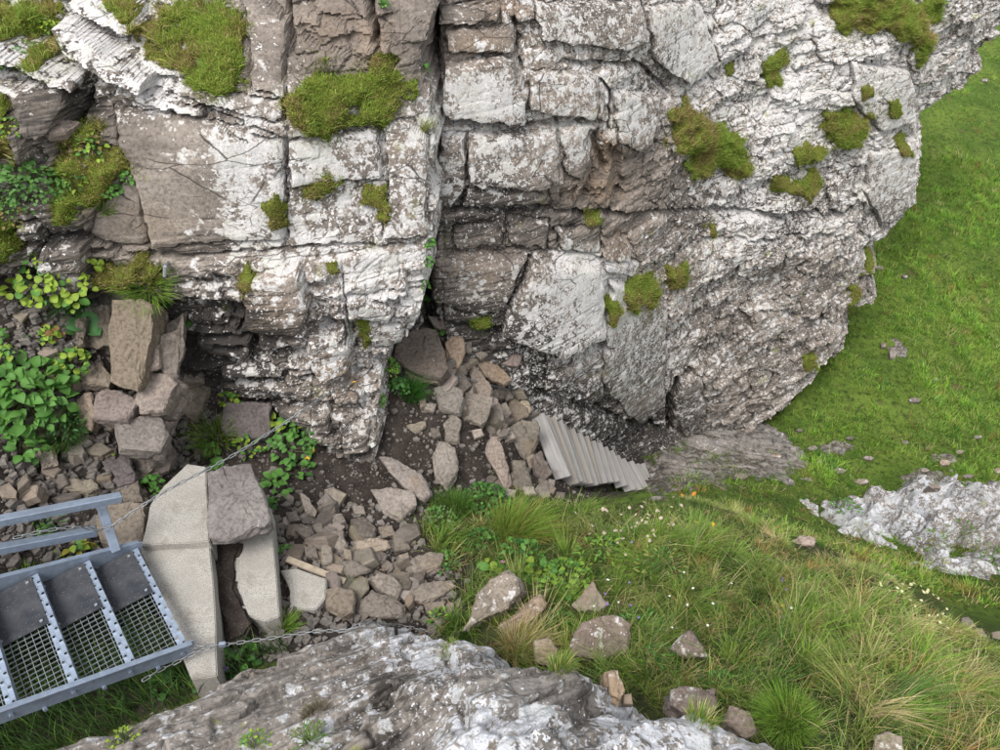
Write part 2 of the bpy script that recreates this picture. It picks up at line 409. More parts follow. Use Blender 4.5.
def axis(lo, hi, step, far_lo, far_hi, g=1.09):
    a = list(np.arange(lo, hi, step)); s = step
    while a[-1] < far_hi: s *= g; a.append(a[-1] + s)
    s = step; b = [lo]
    while b[-1] > far_lo: s *= g; b.append(b[-1] - s)
    return np.array(b[:0:-1] + a)
gx, gy = axis(-4.0, 9.0, 0.034, -220, 300), axis(1.2, 10.5, 0.034, -90, 400)
GX, GY = np.meshgrid(gx, gy, indexing='ij')
GZ = ground_height(GX, GY)
gV = np.stack([GX, GY, GZ], -1).reshape(-1, 3)
turf, bare, gpx, gpy, gd = ground_masks(gV)
crumb = 0.03 * np.abs(fbm(gV[:, 0], gV[:, 1], gV[:, 2], 14, 3, seed=31)) + 0.012 * fbm(gV[:, 0], gV[:, 1], gV[:, 2], 30, 2, seed=32)
lay = fbm(gV[:, 0] * 3 + gV[:, 1], gV[:, 1] * 9, gV[:, 2] * 6, 1.2, 4, seed=33, ridged=True)
gV[:, 2] += (1 - turf) * crumb + bare * 0.10 * lay
GF = grid_faces(len(gx), len(gy))
ground_me = mesh_np('ground', gV, GF, {'turf': turf * (1 - 0.3 * bare), 'bare': bare}, True)
ground = tag(link('ground', ground_me, M['ground']), 'stony gully floor and green hillside below the cliff', kind='structure')

# ------------------------------------------------------------------ cliff building blocks
def strata(x, z, h, w, seed, lo=-14.0, hi=14.0):
    """bedded, jointed rock: a value per block, distance to bed joints and to cross joints (metres)"""
    r = np.random.default_rng(seed)
    b = np.concatenate([[lo], lo + np.cumsum(h * r.uniform(0.35, 1.7, int((hi - lo) / h * 1.4) + 4))])
    row = np.clip(np.searchsorted(b, z) - 1, 0, len(b) - 2)
    dz = np.minimum(z - b[row], b[row + 1] - z)
    wr = w * r.uniform(0.5, 1.6, len(b))[row]; off = r.uniform(0, 50, len(b))[row]
    u = x / wr + off
    u = u + 0.28 * np.sin(u * 1.7 + row)
    col = np.floor(u); fr = u - col
    du = np.minimum(fr, 1 - fr) * wr
    val = _hash(row.astype(float), col, row * 0.0, seed)
    return val, dz, du

def worley(u, v, seed):
    """broken facets: a value and two tilts per cell, and distance to the next cell"""
    iu, iv = np.floor(u), np.floor(v); b1 = np.full(u.shape, 9.0); b2 = b1.copy(); cu = u * 0; cv = u * 0; gi = u * 0; gj = u * 0
    for a in (-1, 0, 1):
        for b_ in (-1, 0, 1):
            ci, cj = iu + a, iv + b_
            x_ = ci + 0.5 + 0.46 * _hash(ci, cj, ci * 0, seed); y_ = cj + 0.5 + 0.46 * _hash(ci, cj, ci * 0 + 1, seed)
            d_ = np.maximum(np.abs(u - x_) + 0.35 * np.abs(v - y_), np.abs(v - y_) * 1.25); near = d_ < b1
            b2 = np.where(near, b1, np.minimum(b2, d_)); cu = np.where(near, u - x_, cu); cv = np.where(near, v - y_, cv); gi = np.where(near, ci, gi); gj = np.where(near, cj, gj); b1 = np.where(near, d_, b1)
    return _hash(gi, gj, gi * 0 + 2, seed), _hash(gi, gj, gi * 0 + 3, seed) * cu, _hash(gi, gj, gi * 0 + 4, seed) * cv, b2 - b1

def facets(X, Y, Z, su, sv, seed, dip=0.0):
    wx = 0.10 * su * fbm(X, Y, Z, 1.2 / su, 2, seed=seed + 1)
    v_, a_, b_, e_ = worley((X + 0.5 * Y + wx) / su, (Z + dip * X + wx) / sv, seed)
    return 0.6 * v_ + 0.9 * a_ + 0.7 * b_, e_

def paint(px, py, disp, blocks, cracks, dscale):
    """add traced blocks (polygon, how far proud in metres) and open joints (polyline, depth, half-width px)"""
    ids = np.full(px.shape, -1, int)
    for k, (poly, off) in enumerate(blocks):
        xs = [p[0] for p in poly]; ys = [p[1] for p in poly]
        s = (px > min(xs) - 8) & (px < max(xs) + 8) & (py > min(ys) - 8) & (py < max(ys) + 8)
        idx = np.nonzero(s)
        a, b_ = px[idx], py[idx]
        wob = 2.2 * vnoise(a * 0.11, b_ * 0.11, a * 0, 77 + k) + 0.3 * vnoise(a * 0.3, b_ * 0.3, a * 0, 177 + k)
        sd = sdist(a, b_, poly) + wob
        w = smooth(-2.0, 1.6, sd)
        tilt = _hash(np.array([k * 1.0]), np.array([1.0]), np.array([0.0]), 5)[0] * 0.03 * (b_ - np.mean(ys)) / max(10, max(ys) - min(ys))
        disp[idx] = disp[idx] * (1 - 0.85 * w) + w * (off + tilt) - 0.085 * np.exp(-(sd / 1.15) ** 2) + 0.012 * w * smooth(9, 1, sd) * -1
        cur = ids[idx]; cur[sd > 0] = k; ids[idx] = cur
    for line, dep, wid in cracks:
        xs = [p[0] for p in line]; ys = [p[1] for p in line]; wid = wid * 0.6; dep = dep * 1.25; m_ = 5 * wid
        idx = np.nonzero((px > min(xs) - m_) & (px < max(xs) + m_) & (py > min(ys) - m_) & (py < max(ys) + m_))
        a, b_ = px[idx], py[idx]
        wob = 2.5 * vnoise(a * 0.12, b_ * 0.12, a * 0, 99)
        sd = seg_dist(a + wob, b_ + wob, line, False)
        disp[idx] -= dep * np.exp(-(sd / wid) ** 2)
    return ids

def blots(px, py, L):
    o = np.zeros(px.shape)
    for x, y, rx, ry, a in L: o = np.maximum(o, a * np.exp(-((px - x) / rx) ** 2 - ((py - y) / ry) ** 2))
    return np.clip(o + 0.15 * o * vnoise(px * 0.1, py * 0.1, px * 0, 12), 0, 1)

def soften(D, times=1):
    for _ in range(times):
        E = D.copy(); E[1:-1, 1:-1] = (4 * D[1:-1, 1:-1] + 2 * (D[:-2, 1:-1] + D[2:, 1:-1] + D[1:-1, :-2] + D[1:-1, 2:]) + D[:-2, :-2] + D[2:, 2:] + D[:-2, 2:] + D[2:, :-2]) / 16; D = E
    return D

def cliff_grid(ctrl, xr, zr, step, c=0.5):
    pts = np.array([P(*k) for k in ctrl])
    f = RBF(pts[:, [0, 2]], pts[:, 1], c=c)
    xs, zs = np.arange(*xr, step), np.arange(zr[0] + CZ, zr[1] + CZ, step)
    X, Z = np.meshgrid(xs, zs, indexing='ij')
    return X, f(X, Z), Z, f

def finish_cliff(name, label, V3, ids, nblocks, attrs, shape, mat, keep, block_labels=()):
    """the face as one object, the separately jointed blocks as its children"""
    V = V3.reshape(-1, 3); F = grid_faces(*shape)
    F = F[keep.ravel()[F].all(1)]
    fid = ids.ravel()[F]
    fid = np.where((fid == fid[:, :1]).all(1), fid[:, 0], -1)
    root = None
    for k in range(-1, nblocks):
        f = F[fid == k]
        if len(f) < 6: continue
        v, ff, at = compact(V, f, attrs)
        me = mesh_np(name if k < 0 else 'rock_block', v, ff, at)
        o = link(name if k < 0 else 'rock_block', me, mat, parent=root)
        if k < 0: root = tag(o, label, kind='structure')
    return root

SURF = []      # coarse copies for placing things on surfaces
def add_surf(V3, keep=None, stride=3):
    v = V3[::stride, ::stride]; F = grid_faces(v.shape[0], v.shape[1]); vv = v.reshape(-1, 3)
    if keep is not None: F = F[keep[::stride, ::stride].ravel()[F].all(1)]
    SURF.append((vv, F))

# ------------------------------------------------------------------ left cliff
STEP_L = 0.0115
LC = [(372,445,5.82),(410,330,5.72),(425,200,5.4),(430,100,5.29),(430,0,5.24),(300,440,5.80),(340,450,5.78),(330,420,5.68),(300,390,5.62),(300,300,5.22),(300,200,4.97),(300,100,4.84),(300,0,4.97),
      (200,420,5.8),(200,380,5.6),(200,300,5.22),(200,200,4.82),(200,100,4.62),(200,0,4.87),(100,330,5.3),(100,250,4.87),(100,100,4.60),(100,0,4.69),
      (0,250,4.62),(0,100,4.42),(0,0,4.6),(-80,250,4.4),(-80,0,4.4),(200,-120,5.2),(430,-120,5.5),(0,-120,4.9),(370,300,5.45),(375,380,5.85)]
X, Y, Z, fL = cliff_grid(LC, (-4.9, -0.30), (-5.0, 0.35), STEP_L)
px, py, dd = proj(np.stack([X, Y, Z], -1))
low = smooth(255, 300, py)                      # thin-bedded lower band
leftz = smooth(130, 80, px); topc = smooth(290, 300, px) * smooth(400, 380, px) * smooth(75, 55, py)
zt = Z + 0.10 * X + 0.03 * fbm(X, Y, Z, 0.8, 3, seed=41)
v1, dz1, du1 = strata(X, zt, 0.42, 0.75, 1); v2, dz2, du2 = strata(X, zt + 0.02 * fbm(X, Y, Z, 4, 2, seed=42), 0.12, 0.42, 2)
v3, dz3, du3 = strata(X, zt + 0.015 * fbm(X, Y, Z, 5, 2, seed=43), 0.045, 0.30, 3)
disp = 0.035 * v1 + (0.012 + 0.055 * low + 0.06 * leftz) * v2 + (0.004 + 0.030 * low + 0.015 * leftz + 0.03 * topc) * v3 + 0.05 * topc * v2
disp += 0.04 * fbm(X, Y, Z, 1.1, 3, seed=44) + 0.006 * fbm(X, Y, Z, 9, 4, seed=45) + 0.02 * leftz * fbm(X, Y, Z, 3.2, 4, seed=46)
fa, fe = facets(X, Y, Z, 0.34, 0.19, 141, 0.1); fb, fg = facets(X, Y, Z, 0.13, 0.075, 142, 0.1)
disp += (0.010 + 0.045 * low + 0.05 * leftz + 0.07 * topc) * fa + (0.005 + 0.016 * low + 0.018 * leftz + 0.03 * topc) * fb
disp -= (0.008 + 0.022 * low + 0.02 * topc) * np.exp(-(fe / 0.05) ** 2) + (0.003 + 0.010 * low) * np.exp(-(fg / 0.07) ** 2)
disp -= 0.03 * (np.exp(-(dz1 / 0.012) ** 2) + 0.6 * np.exp(-(du1 / 0.011) ** 2)) * (0.5 + 0.5 * low)
disp -= (0.02 * low + 0.004) * (np.exp(-(dz2 / 0.009) ** 2) + np.exp(-(du2 / 0.008) ** 2))
L_blocks = [
    ([(62,20),(72,17),(100,32),(156,72),(150,88),(110,68),(75,45)], 0.22),
    ([(-20,28),(0,36),(28,52),(62,68),(88,72),(80,85),(60,80),(30,62),(-20,50)], 0.20),
    ([(75,-4),(145,-4),(148,18),(140,33),(110,22),(85,10)], 0.16),
    ([(2,80),(72,84),(72,102),(46,139),(28,129),(20,102)], 0.13),
    ([(13,127),(28,128),(33,158),(22,161)], 0.14),
    ([(156,74),(180,88),(285,98),(286,119),(262,118),(165,92)], 0.05),
    ([(97,76),(118,82),(118,98),(204,120),(205,103),(120,80),(98,68)], 0.05),
    ([(246,-6),(268,-6),(290,20),(287,95),(255,86),(251,30)], 0.10),
    ([(113,107),(204,122),(285,138),(284,240),(225,240),(150,248),(140,200),(116,140)], 0.03),
    ([(86,240),(90,215),(120,185),(136,190),(148,248),(110,250)], -0.04),
    ([(286,140),(380,125),(382,180),(340,182),(290,188)], 0.03),
    ([(384,122),(412,120),(430,138),(428,235),(385,238),(388,160)], 0.06),
    ([(45,240),(88,240),(92,284),(60,286),(44,275)], 0.13),
    ([(20,225),(50,215),(52,235),(30,255)], 0.10),
    ([(28,205),(75,195),(88,222),(55,235)], 0.06),
    ([(246,276),(300,262),(311,300),(305,332),(250,326)], 0.13),
    ([(308,330),(345,325),(356,340),(352,362),(325,372),(308,350)], 0.16),
    ([(195,335),(250,338),(248,358),(200,350)], 0.07),
    ([(222,366),(280,362),(285,372),(228,376)], 0.09),
    ([(330,385),(364,383),(363,397),(335,400)], 0.10),
    ([(340,418),(371,420),(370,446),(345,448)], 0.10),
    ([(345,290),(395,300),(390,320),(350,315)], 0.10),
    ([(355,318),(405,322),(402,342),(372,345)], 0.06),
]
L_cracks = [([(95,78),(150,90),(210,112),(290,137)], 0.10, 2.0), ([(287,100),(287,190),(283,245)], 0.05, 1.6), ([(382,125),(385,190)], 0.06, 1.6),
            ([(135,190),(139,215),(150,245)], 0.05, 1.4), ([(90,252),(180,256),(280,250),(420,245)], 0.09, 2.6), ([(292,0),(292,50)], 0.12, 4),
            ([(372,0),(378,50),(395,62)], 0.18, 5), ([(190,292),(250,300),(240,330)], 0.10, 3), ([(205,113),(240,140),(250,142)], 0.05, 1.6),
            ([(200,380),(300,376),(370,372)], 0.12, 4), ([(312,322),(334,328)], 0.25, 5), ([(220,345),(300,352)], 0.12, 4), ([(85,95),(60,150),(52,175)], 0.16, 6),
            ([(185,420),(280,408),(300,412)], 0.14, 5), ([(0,232),(20,238),(45,240)], 0.15, 5), ([(75,60),(100,75)], 0.14, 6)]
idsL = paint(px, py, disp, L_blocks, L_cracks, dd); pass
corner = np.interp(py, [-200, 0, 60, 120, 240, 300, 330, 342, 354, 450, 600], [440, 436, 416, 431, 430, 424, 416, 404, 379, 375, 375]) + 5 * vnoise(py * 0.05, X * 0, X * 0, 3) + 3 * vnoise(py * 0.2, X * 0, X * 0, 4)
e = (px - corner) / FPX * dd
Y = Y - disp + 18.0 * np.maximum(0, e) + 0.02 * np.exp(-(np.minimum(e, 0) / 0.05) ** 2)
X = X + 0.02 * fbm(X, Y * 2, Z, 5, 3, seed=47)
L_lichen = [(130,180,-.15),(165,200,-.05),(170,130,.2),(160,95,.85),(240,150,.72),(250,220,.82),(200,230,.2),(150,230,-.2),(110,30,.7),(40,60,.7),(40,110,.12),(310,160,.75),(350,160,.6),(405,180,.62),(400,220,.6),
            (350,230,.6),(270,250,.55),(280,300,.42),(330,350,.68),(380,300,.72),(220,290,.50),(210,350,.30),(250,375,.55),(300,400,.40),(350,400,.45),(355,440,.4),(220,410,.1),(60,260,.45),(40,220,.4),(110,230,-.1),(265,50,.35),(330,20,.05),(370,30,0),(240,330,.1),(190,360,.15)]
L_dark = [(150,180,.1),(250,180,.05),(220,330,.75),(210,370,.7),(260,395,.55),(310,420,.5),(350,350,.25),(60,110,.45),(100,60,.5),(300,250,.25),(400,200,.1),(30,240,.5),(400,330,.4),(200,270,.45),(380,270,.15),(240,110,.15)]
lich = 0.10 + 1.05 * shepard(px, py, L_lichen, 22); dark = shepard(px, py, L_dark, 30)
tone = 0.35 * v1 + 0.25 * v2 + 0.2 * v3
brown = blots(px, py, [(330,25,40,30,.35),(372,40,20,30,.6),(150,225,40,25,.4),(270,300,35,30,.45),(335,358,22,18,.7),(400,140,14,14,.5),(350,390,22,8,.6),(60,200,20,20,.3)])
V3 = np.stack([X, Y, Z], -1)
keepL = Z > ground_rbf(X, np.minimum(Y, 6.5)) - 0.6
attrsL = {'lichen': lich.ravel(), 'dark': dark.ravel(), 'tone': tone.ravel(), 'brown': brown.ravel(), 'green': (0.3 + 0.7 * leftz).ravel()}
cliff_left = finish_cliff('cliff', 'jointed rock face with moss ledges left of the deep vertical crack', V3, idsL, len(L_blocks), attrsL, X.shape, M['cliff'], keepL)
add_surf(V3, keepL); L_V3, L_px, L_py = V3, px, py

# ------------------------------------------------------------------ right cliff
STEP_R = 0.0135
RC = [(440,330,6.65),(440,200,6.06),(440,100,5.74),(440,0,5.61),(380,200,5.9),(380,0,5.6),(540,408,7.65),(540,300,6.87),(540,200,6.5),(540,100,6.19),(540,0,6.07),
      (590,440,8.9),(590,350,7.6),(640,440,10.1),(640,370,8.75),(640,300,8.07),(640,200,7.53),(640,100,7.09),(640,0,6.8),(700,435,10.9),(700,380,10.0),(700,300,9.16),(700,200,8.41),(700,100,7.88),(700,0,7.54),
      (780,410,11.5),(800,300,10.36),(800,200,9.39),(800,100,8.78),(800,0,8.37),(860,300,11.3),(900,200,10.7),(900,100,9.58),(900,0,8.83),(980,20,9.7),(1000,-120,9.2),(800,-120,8.3),(600,-120,6.8),(440,-120,5.9)]
X, Y, Z, fR = cliff_grid(RC, (-0.95, 8.2), (-8.9, 0.35), STEP_R)
px, py, dd = proj(np.stack([X, Y, Z], -1))
rough = smooth(600, 680, px); lam = smooth(290, 340, py) * smooth(700, 640, px)
zt = Z + 0.03 * X + 0.025 * fbm(X, Y, Z, 0.7, 3, seed=51)
zt2 = zt - 0.12 * np.maximum(0, X - 1.5)
v1, dz1, du1 = strata(X, zt2, 0.48, 0.8, 11); v2, dz2, du2 = strata(X, zt2 + 0.03 * fbm(X, Y, Z, 3, 2, seed=52), 0.15, 0.42, 12)
v3, dz3, du3 = strata(X, zt2 + 0.012 * fbm(X, Y, Z, 5, 2, seed=53), 0.05, 0.34, 13)
disp = (0.05 * (1 - rough) + 0.04 * rough) * v1 + (0.02 + 0.015 * rough) * v2 * (1 - 0.3 * lam) + (0.006 + 0.030 * lam) * v3
disp += (0.05 + 0.08 * rough) * fbm(X, Y, Z, 0.9, 3, seed=54) + 0.008 * fbm(X, Y, Z, 8, 3, seed=55)
fa, fe = facets(X, Y, Z, 0.46, 0.26, 151); fb, fg = facets(X, Y, Z, 0.19, 0.11, 152); fc, fh = facets(X, Y, Z, 0.085, 0.055, 153)
hol = blots(px, py, [(607,150,16,36,1),(600,195,28,16,1),(570,195,22,10,.8),(618,250,18,18,.8)])
disp += hol * (0.07 * fb + 0.03 * fc - 0.03 * np.exp(-(fg / 0.07) ** 2))
disp += (0.018 + 0.060 * rough) * fa + (0.010 + 0.024 * rough) * fb + (0.004 + 0.006 * rough) * fc
disp -= (0.012 + 0.03 * rough) * np.exp(-(fe / 0.05) ** 2) + (0.005 + 0.012 * rough) * np.exp(-(fg / 0.06) ** 2)
disp -= 0.035 * (np.exp(-(dz1 / 0.016) ** 2) + 0.6 * np.exp(-(du1 / 0.014) ** 2)) * (1 - 0.55 * rough)
disp -= 0.012 * (np.exp(-(dz2 / 0.012) ** 2) + np.exp(-(du2 / 0.010) ** 2)) * (1 - 0.4 * rough)
R_blocks = [
    ([(443,26),(515,25),(515,50),(446,50)], 0.12), ([(446,62),(500,52),(516,54),(528,90),(526,122),(442,112)], 0.16),
    ([(528,70),(598,72),(600,112),(594,118),(530,106)], 0.12), ([(600,78),(606,80),(605,118),(596,118)], 0.10),
    ([(440,132),(466,130),(467,182),(452,204),(437,200)], 0.13), ([(467,131),(555,130),(564,178),(545,186),(468,180)], 0.15), ([(556,120),(600,118),(592,150),(582,178),(566,172)], 0.10),
    ([(468,184),(545,188),(552,205),(460,205)], 0.07), ([(612,90),(660,98),(655,140),(640,150),(618,140)], 0.10),
    ([(430,276),(436,250),(528,254),(506,304),(480,310),(430,298)], 0.10), ([(534,256),(600,262),(606,330),(562,352),(500,328),(512,300)], 0.18),
    ([(381,10),(432,16),(436,45),(384,42)], 0.16), ([(438,2),(500,6),(500,20),(440,22)], 0.12),
    ([(452,225),(500,222),(502,244),(455,248)], 0.06), ([(505,218),(548,222),(545,248),(508,246)], 0.04), ([(555,228),(600,225),(600,252),(560,250)], 0.05),
    ([(601,236),(620,232),(632,250),(625,270),(604,268)], 0.10),
    ([(535,0),(640,0),(650,40),(620,50),(540,38)], 0.12), ([(645,5),(700,0),(720,60),(690,85),(655,60)], 0.10),
    ([(610,280),(668,300),(665,400),(640,425),(600,380),(606,332)], 0.10), ([(672,370),(700,372),(706,410),(680,428),(668,405)], 0.12),
    ([(850,60),(910,70),(915,120),(880,130),(850,100)], 0.12), ([(870,150),(915,140),(918,205),(880,225),(862,190)], 0.10),
]
R_cracks = [([(430,120),(520,124),(600,120)], 0.12, 4), ([(430,208),(500,210),(620,214),(700,212),(840,216)], 0.14, 4), ([(532,256),(520,285),(504,306)], 0.12, 2.2),
            ([(600,78),(610,90),(608,130)], 0.10, 2.5), ([(640,0),(648,40)], 0.06, 2), ([(718,0),(712,40)], 0.08, 2), ([(450,250),(560,252),(640,262)], 0.05, 2.5),
            ([(430,318),(500,330),(560,352),(610,345)], 0.10, 4), ([(670,440),(668,410),(676,376),(690,372)], 0.22, 6), ([(800,268),(812,250)], 0.06, 2.5),
            ([(592,135),(600,170),(580,200)], 0.16, 9), ([(615,150),(618,195)], 0.13, 10), ([(540,395),(620,420),(680,435)], 0.18, 6), ([(760,310),(820,318),(850,330)], 0.06, 3),
            ([(560,62),(640,66),(668,95)], 0.10, 4), ([(515,22),(520,70)], 0.12, 4), ([(700,240),(780,236),(870,236)], 0.06, 3), ([(735,150),(740,200)], 0.05, 2.5)]
disp -= 0.75 * np.exp(-((px - np.interp(py, [0, 330], [433, 428])) / 5.0) ** 2) * smooth(350, 320, py)
idsR = paint(px, py, disp, R_blocks, R_cracks, dd); pass
sil = np.interp(py, [-300, -100, 0, 40, 60, 85, 100, 118, 150, 190, 205, 225, 240, 252, 280, 305, 320, 350, 365, 395, 425, 440, 700],
                    [1130, 1060, 1020, 998, 985, 975, 948, 928, 921, 921, 918, 900, 884, 872, 876, 872, 850, 846, 832, 800, 764, 745, 740])
sil = sil + 5 * vnoise(py * 0.06, X * 0, X * 0, 8) + 3 * vnoise(py * 0.23, X * 0, X * 0, 9)
e = (px - sil) / FPX * dd
Y = Y - disp + 3.6 * np.maximum(0, e) + 0.10 * np.exp(-(np.minimum(e, 0) / 0.12) ** 2)
X = X + 0.02 * fbm(X, Y * 2, Z, 5, 3, seed=57)
R_lichen = [(480,90,.86),(480,40,.35),(560,90,.55),(500,160,.62),(450,160,.5),(580,145,.6),(480,235,.35),(600,300,.88),(570,270,.75),(560,330,.72),(470,270,.42),(605,170,-.3),(590,200,-.2),(620,190,-.1),
            (630,120,.6),(700,50,.72),(800,100,.82),(750,200,.74),(880,80,.70),(680,300,.48),(680,240,.4),(760,330,.45),(560,380,.52),(600,415,.42),(690,400,.45),(470,340,.3),(850,200,.60),(830,280,.42),(640,360,.6),
            (720,260,.55),(940,40,.6),(560,20,.6),(610,30,.5),(740,400,.36),(800,340,.45),(720,340,.42),(650,430,.32),(410,30,-.2),(420,250,.2),(540,240,.3)]
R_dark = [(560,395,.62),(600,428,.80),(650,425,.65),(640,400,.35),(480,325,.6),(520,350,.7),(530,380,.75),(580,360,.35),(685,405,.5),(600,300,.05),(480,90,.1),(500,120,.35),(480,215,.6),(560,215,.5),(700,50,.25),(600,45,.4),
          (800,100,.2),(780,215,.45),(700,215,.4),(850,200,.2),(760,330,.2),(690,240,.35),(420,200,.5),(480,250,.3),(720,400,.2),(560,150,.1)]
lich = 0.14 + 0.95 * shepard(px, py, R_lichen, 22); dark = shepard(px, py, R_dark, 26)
tone = 0.35 * v1 + 0.25 * v2 + 0.2 * v3
brown = blots(px, py, [(607,150,14,34,1),(600,190,26,14,.9),(575,195,22,9,.7),(480,38,30,14,.7),(408,30,26,16,.8),(618,250,16,18,.8),(560,95,24,12,.3),(820,62,16,14,.6),(505,8,30,10,.7),(680,285,16,20,.5),(530,60,14,20,.5),(470,260,30,14,.3)])
V3 = np.stack([X, Y, Z], -1)
keepR = (Z > ground_rbf(X, np.minimum(Y, 9.5)) - 0.7) & (Y < 16)
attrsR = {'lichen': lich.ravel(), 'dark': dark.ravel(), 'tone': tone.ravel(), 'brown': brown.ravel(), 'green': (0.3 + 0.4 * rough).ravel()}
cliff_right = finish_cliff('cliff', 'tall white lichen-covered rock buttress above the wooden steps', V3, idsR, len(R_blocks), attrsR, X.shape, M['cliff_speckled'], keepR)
add_surf(V3, keepR); R_V3, R_px, R_py = V3, px, py

# ------------------------------------------------------------------ rocks with a bare crest: height sheets that fall away outside an outline
def rock_sheet(name, label, ctrl, outline, xr, yr, step, fall, disp_fn, lichen_pts, dark_pts, mat, cat='rock', split=(), bottom=1.2):
    pts = np.array([P(*k) for k in ctrl]); f = RBF(pts[:, :2], pts[:, 2], c=0.15)
    X, Y = np.meshgrid(np.arange(*xr, step), np.arange(*yr, step), indexing='ij')
    Z = f(X, Y); px, py, d = proj(np.stack([X, Y, Z], -1))
    sd = sdist(px, py, outline) + 4 * vnoise(X * 6, Y * 6, X * 0, 61) + 2 * vnoise(X * 21, Y * 21, X * 0, 62)
    Z = Z + soften(disp_fn(X, Y, Z, px, py), 1) - fall * np.maximum(0, -sd) / FPX * d - 0.05 * smooth(14, -4, sd)
    keep = (sd / FPX * d > -0.55) & (Z > ground_rbf(X, Y) - 0.35)
    if fall < 2: Z = np.where(Z > ground_rbf(X, Y) - 0.35, Z, ground_rbf(X, Y) - 0.35)
    V3 = np.stack([X, Y, Z], -1)
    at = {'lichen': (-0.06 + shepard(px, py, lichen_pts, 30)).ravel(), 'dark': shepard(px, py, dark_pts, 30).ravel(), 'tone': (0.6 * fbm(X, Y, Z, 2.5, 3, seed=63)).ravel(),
          'brown': (0.15 + 0.6 * fbm(X, Y, Z, 1.5, 3, seed=64)).clip(0, 1).ravel(), 'green': np.full(X.size, 0.8)}
    F = grid_faces(*X.shape); F = F[keep.ravel()[F].all(1)]
    v, ff, at = compact(V3.reshape(-1, 3), F, at)
    o = tag(link(name, mesh_np(name, v, ff, at), mat), label, cat)
    add_surf(V3, keep, 4)
    return o

def fold(X, Y, Z, px, py):       # contorted thin layers running up to the right
    ca, sa = math.cos(0.55), math.sin(0.55)
    a, b_ = X * ca + Y * sa, -X * sa + Y * ca
    w = 0.035 * fbm(a * 0.8, b_ * 0.8, Z, 1.6, 3, seed=71)
    s1 = fbm(a * 0.5, (b_ + w) * 4.2, Z * 2, 1.7, 3, seed=72, ridged=True)
    s2 = fbm(a * 0.7, (b_ + w) * 12, Z * 2, 1.5, 3, seed=73, ridged=True)
    lv, ldz, ldu = strata(a, b_ + 1.4 * w, 0.13, 0.42, 74)
    fa_, fe_ = facets(a, Z * 0, b_ + w, 0.62, 0.17, 161); fb_, fg_ = facets(a, Z * 0, b_ + w, 0.13, 0.06, 162)
    return 0.018 * s1 + 0.004 * s2 + 0.026 * lv - 0.020 * np.exp(-(ldz / 0.007) ** 2) + 0.075 * fa_ - 0.045 * np.exp(-(fe_ / 0.05) ** 2) + 0.022 * fb_ - 0.010 * np.exp(-(fg_ / 0.06) ** 2) + 0.05 * fbm(X, Y, Z, 2.1, 4, seed=75) + 0.012 * fbm(X, Y, Z, 14, 3, seed=76)
A_out = [(40,752),(100,737),(150,715),(200,694),(260,668),(300,650),(340,636),(366,625),(400,627),(440,634),(480,652),(505,667),(560,700),(640,800),(560,1300),(-300,1300),(-60,800)]
A_ctrl = [(60,748,3.5),(150,715,3.75),(200,694,3.9),(260,668,4.05),(300,650,4.15),(366,624,4.35),(440,633,4.2),(500,664,3.95),(560,700,3.55),(150,748,3.35),(250,710,3.6),(350,660,3.95),(350,720,3.3),
          (430,680,3.65),(300,748,3.1),(450,720,3.3),(300,850,2.5),(100,850,2.85),(0,800,3.2),(450,900,2.2),(600,760,3.0)]
rockA = rock_sheet('rock_outcrop', 'low layered grey rock the chain lies on beside the metal stair', A_ctrl, A_out, (-2.3, 0.9), (-0.4, 3.2), 0.0085, 2.6, fold,
                   [(120,735,.48),(200,710,.5),(300,690,.5),(350,650,.55),(420,640,.85),(450,660,.8),(350,690,.65),(230,735,.45),(330,735,.65),(270,665,.45),(400,690,.45)],
                   [(120,735,.3),(300,700,.25),(400,640,.2),(390,690,.5),(340,745,.4)], M['near_rock'])
B_out = [(325,760),(340,735),(370,705),(410,684),(418,671),(445,663),(475,662),(520,671),(545,670),(572,661),(584,670),(600,680),(625,692),(648,708),(700,716),(750,735),(790,752),(860,900),(860,1300),(0,1300),(250,900)]
B_ctrl = [(330,755,2.85),(370,705,3.02),(415,675,3.12),(475,663,3.16),(520,672,3.10),(572,662,3.14),(600,679,3.12),(650,708,3.15),(700,716,3.1),(750,735,3.0),(790,752,2.9),(450,720,2.82),(520,695,2.92),(550,745,2.58),(600,715,2.86),
          (650,740,2.75),(550,850,2.1),(400,850,2.3),(700,850,2.2),(500,1000,1.75),(400,740,2.95)]
rockB = rock_sheet('rock_outcrop', 'rounded foreground boulder with pale blue-white lichen patches', B_ctrl, B_out, (-1.0, 1.6), (-0.5, 2.6), 0.0075, 2.6, fold,
                   [(440,680,.75),(500,680,.5),(540,690,.35),(600,690,.68),(480,730,.98),(540,725,1.0),(560,745,.7),(620,720,.92),(680,730,.92),(650,700,.85),(400,720,.5),(370,740,.5),(580,700,.35),(740,740,.7)],
                   [(540,690,.35),(400,720,.5),(440,720,.3),(600,705,.4),(620,740,.3),(480,740,.1),(700,740,.15)], M['near_rock'])
def knob(X, Y, Z, px, py):
    fa_, fe_ = facets(X, Z * 0, Y, 0.40, 0.34, 165)
    return 0.07 + 0.24 * fa_ - 0.20 * np.exp(-(fe_ / 0.10) ** 2) + 0.20 * fbm(X, Y, Z, 1.3, 3, seed=81, ridged=True) + 0.13 * fbm(X, Y, Z, 4.0, 4, seed=82, ridged=True) + 0.06 * fbm(X, Y, Z, 10, 3, seed=83, ridged=True)
C_out = [(786,526),(800,512),(830,508),(868,512),(890,503),(905,500),(922,488),(950,492),(975,494),(990,490),(1040,500),(1060,575),(985,584),(930,582),(905,566),(885,548),(860,541),(820,534)]
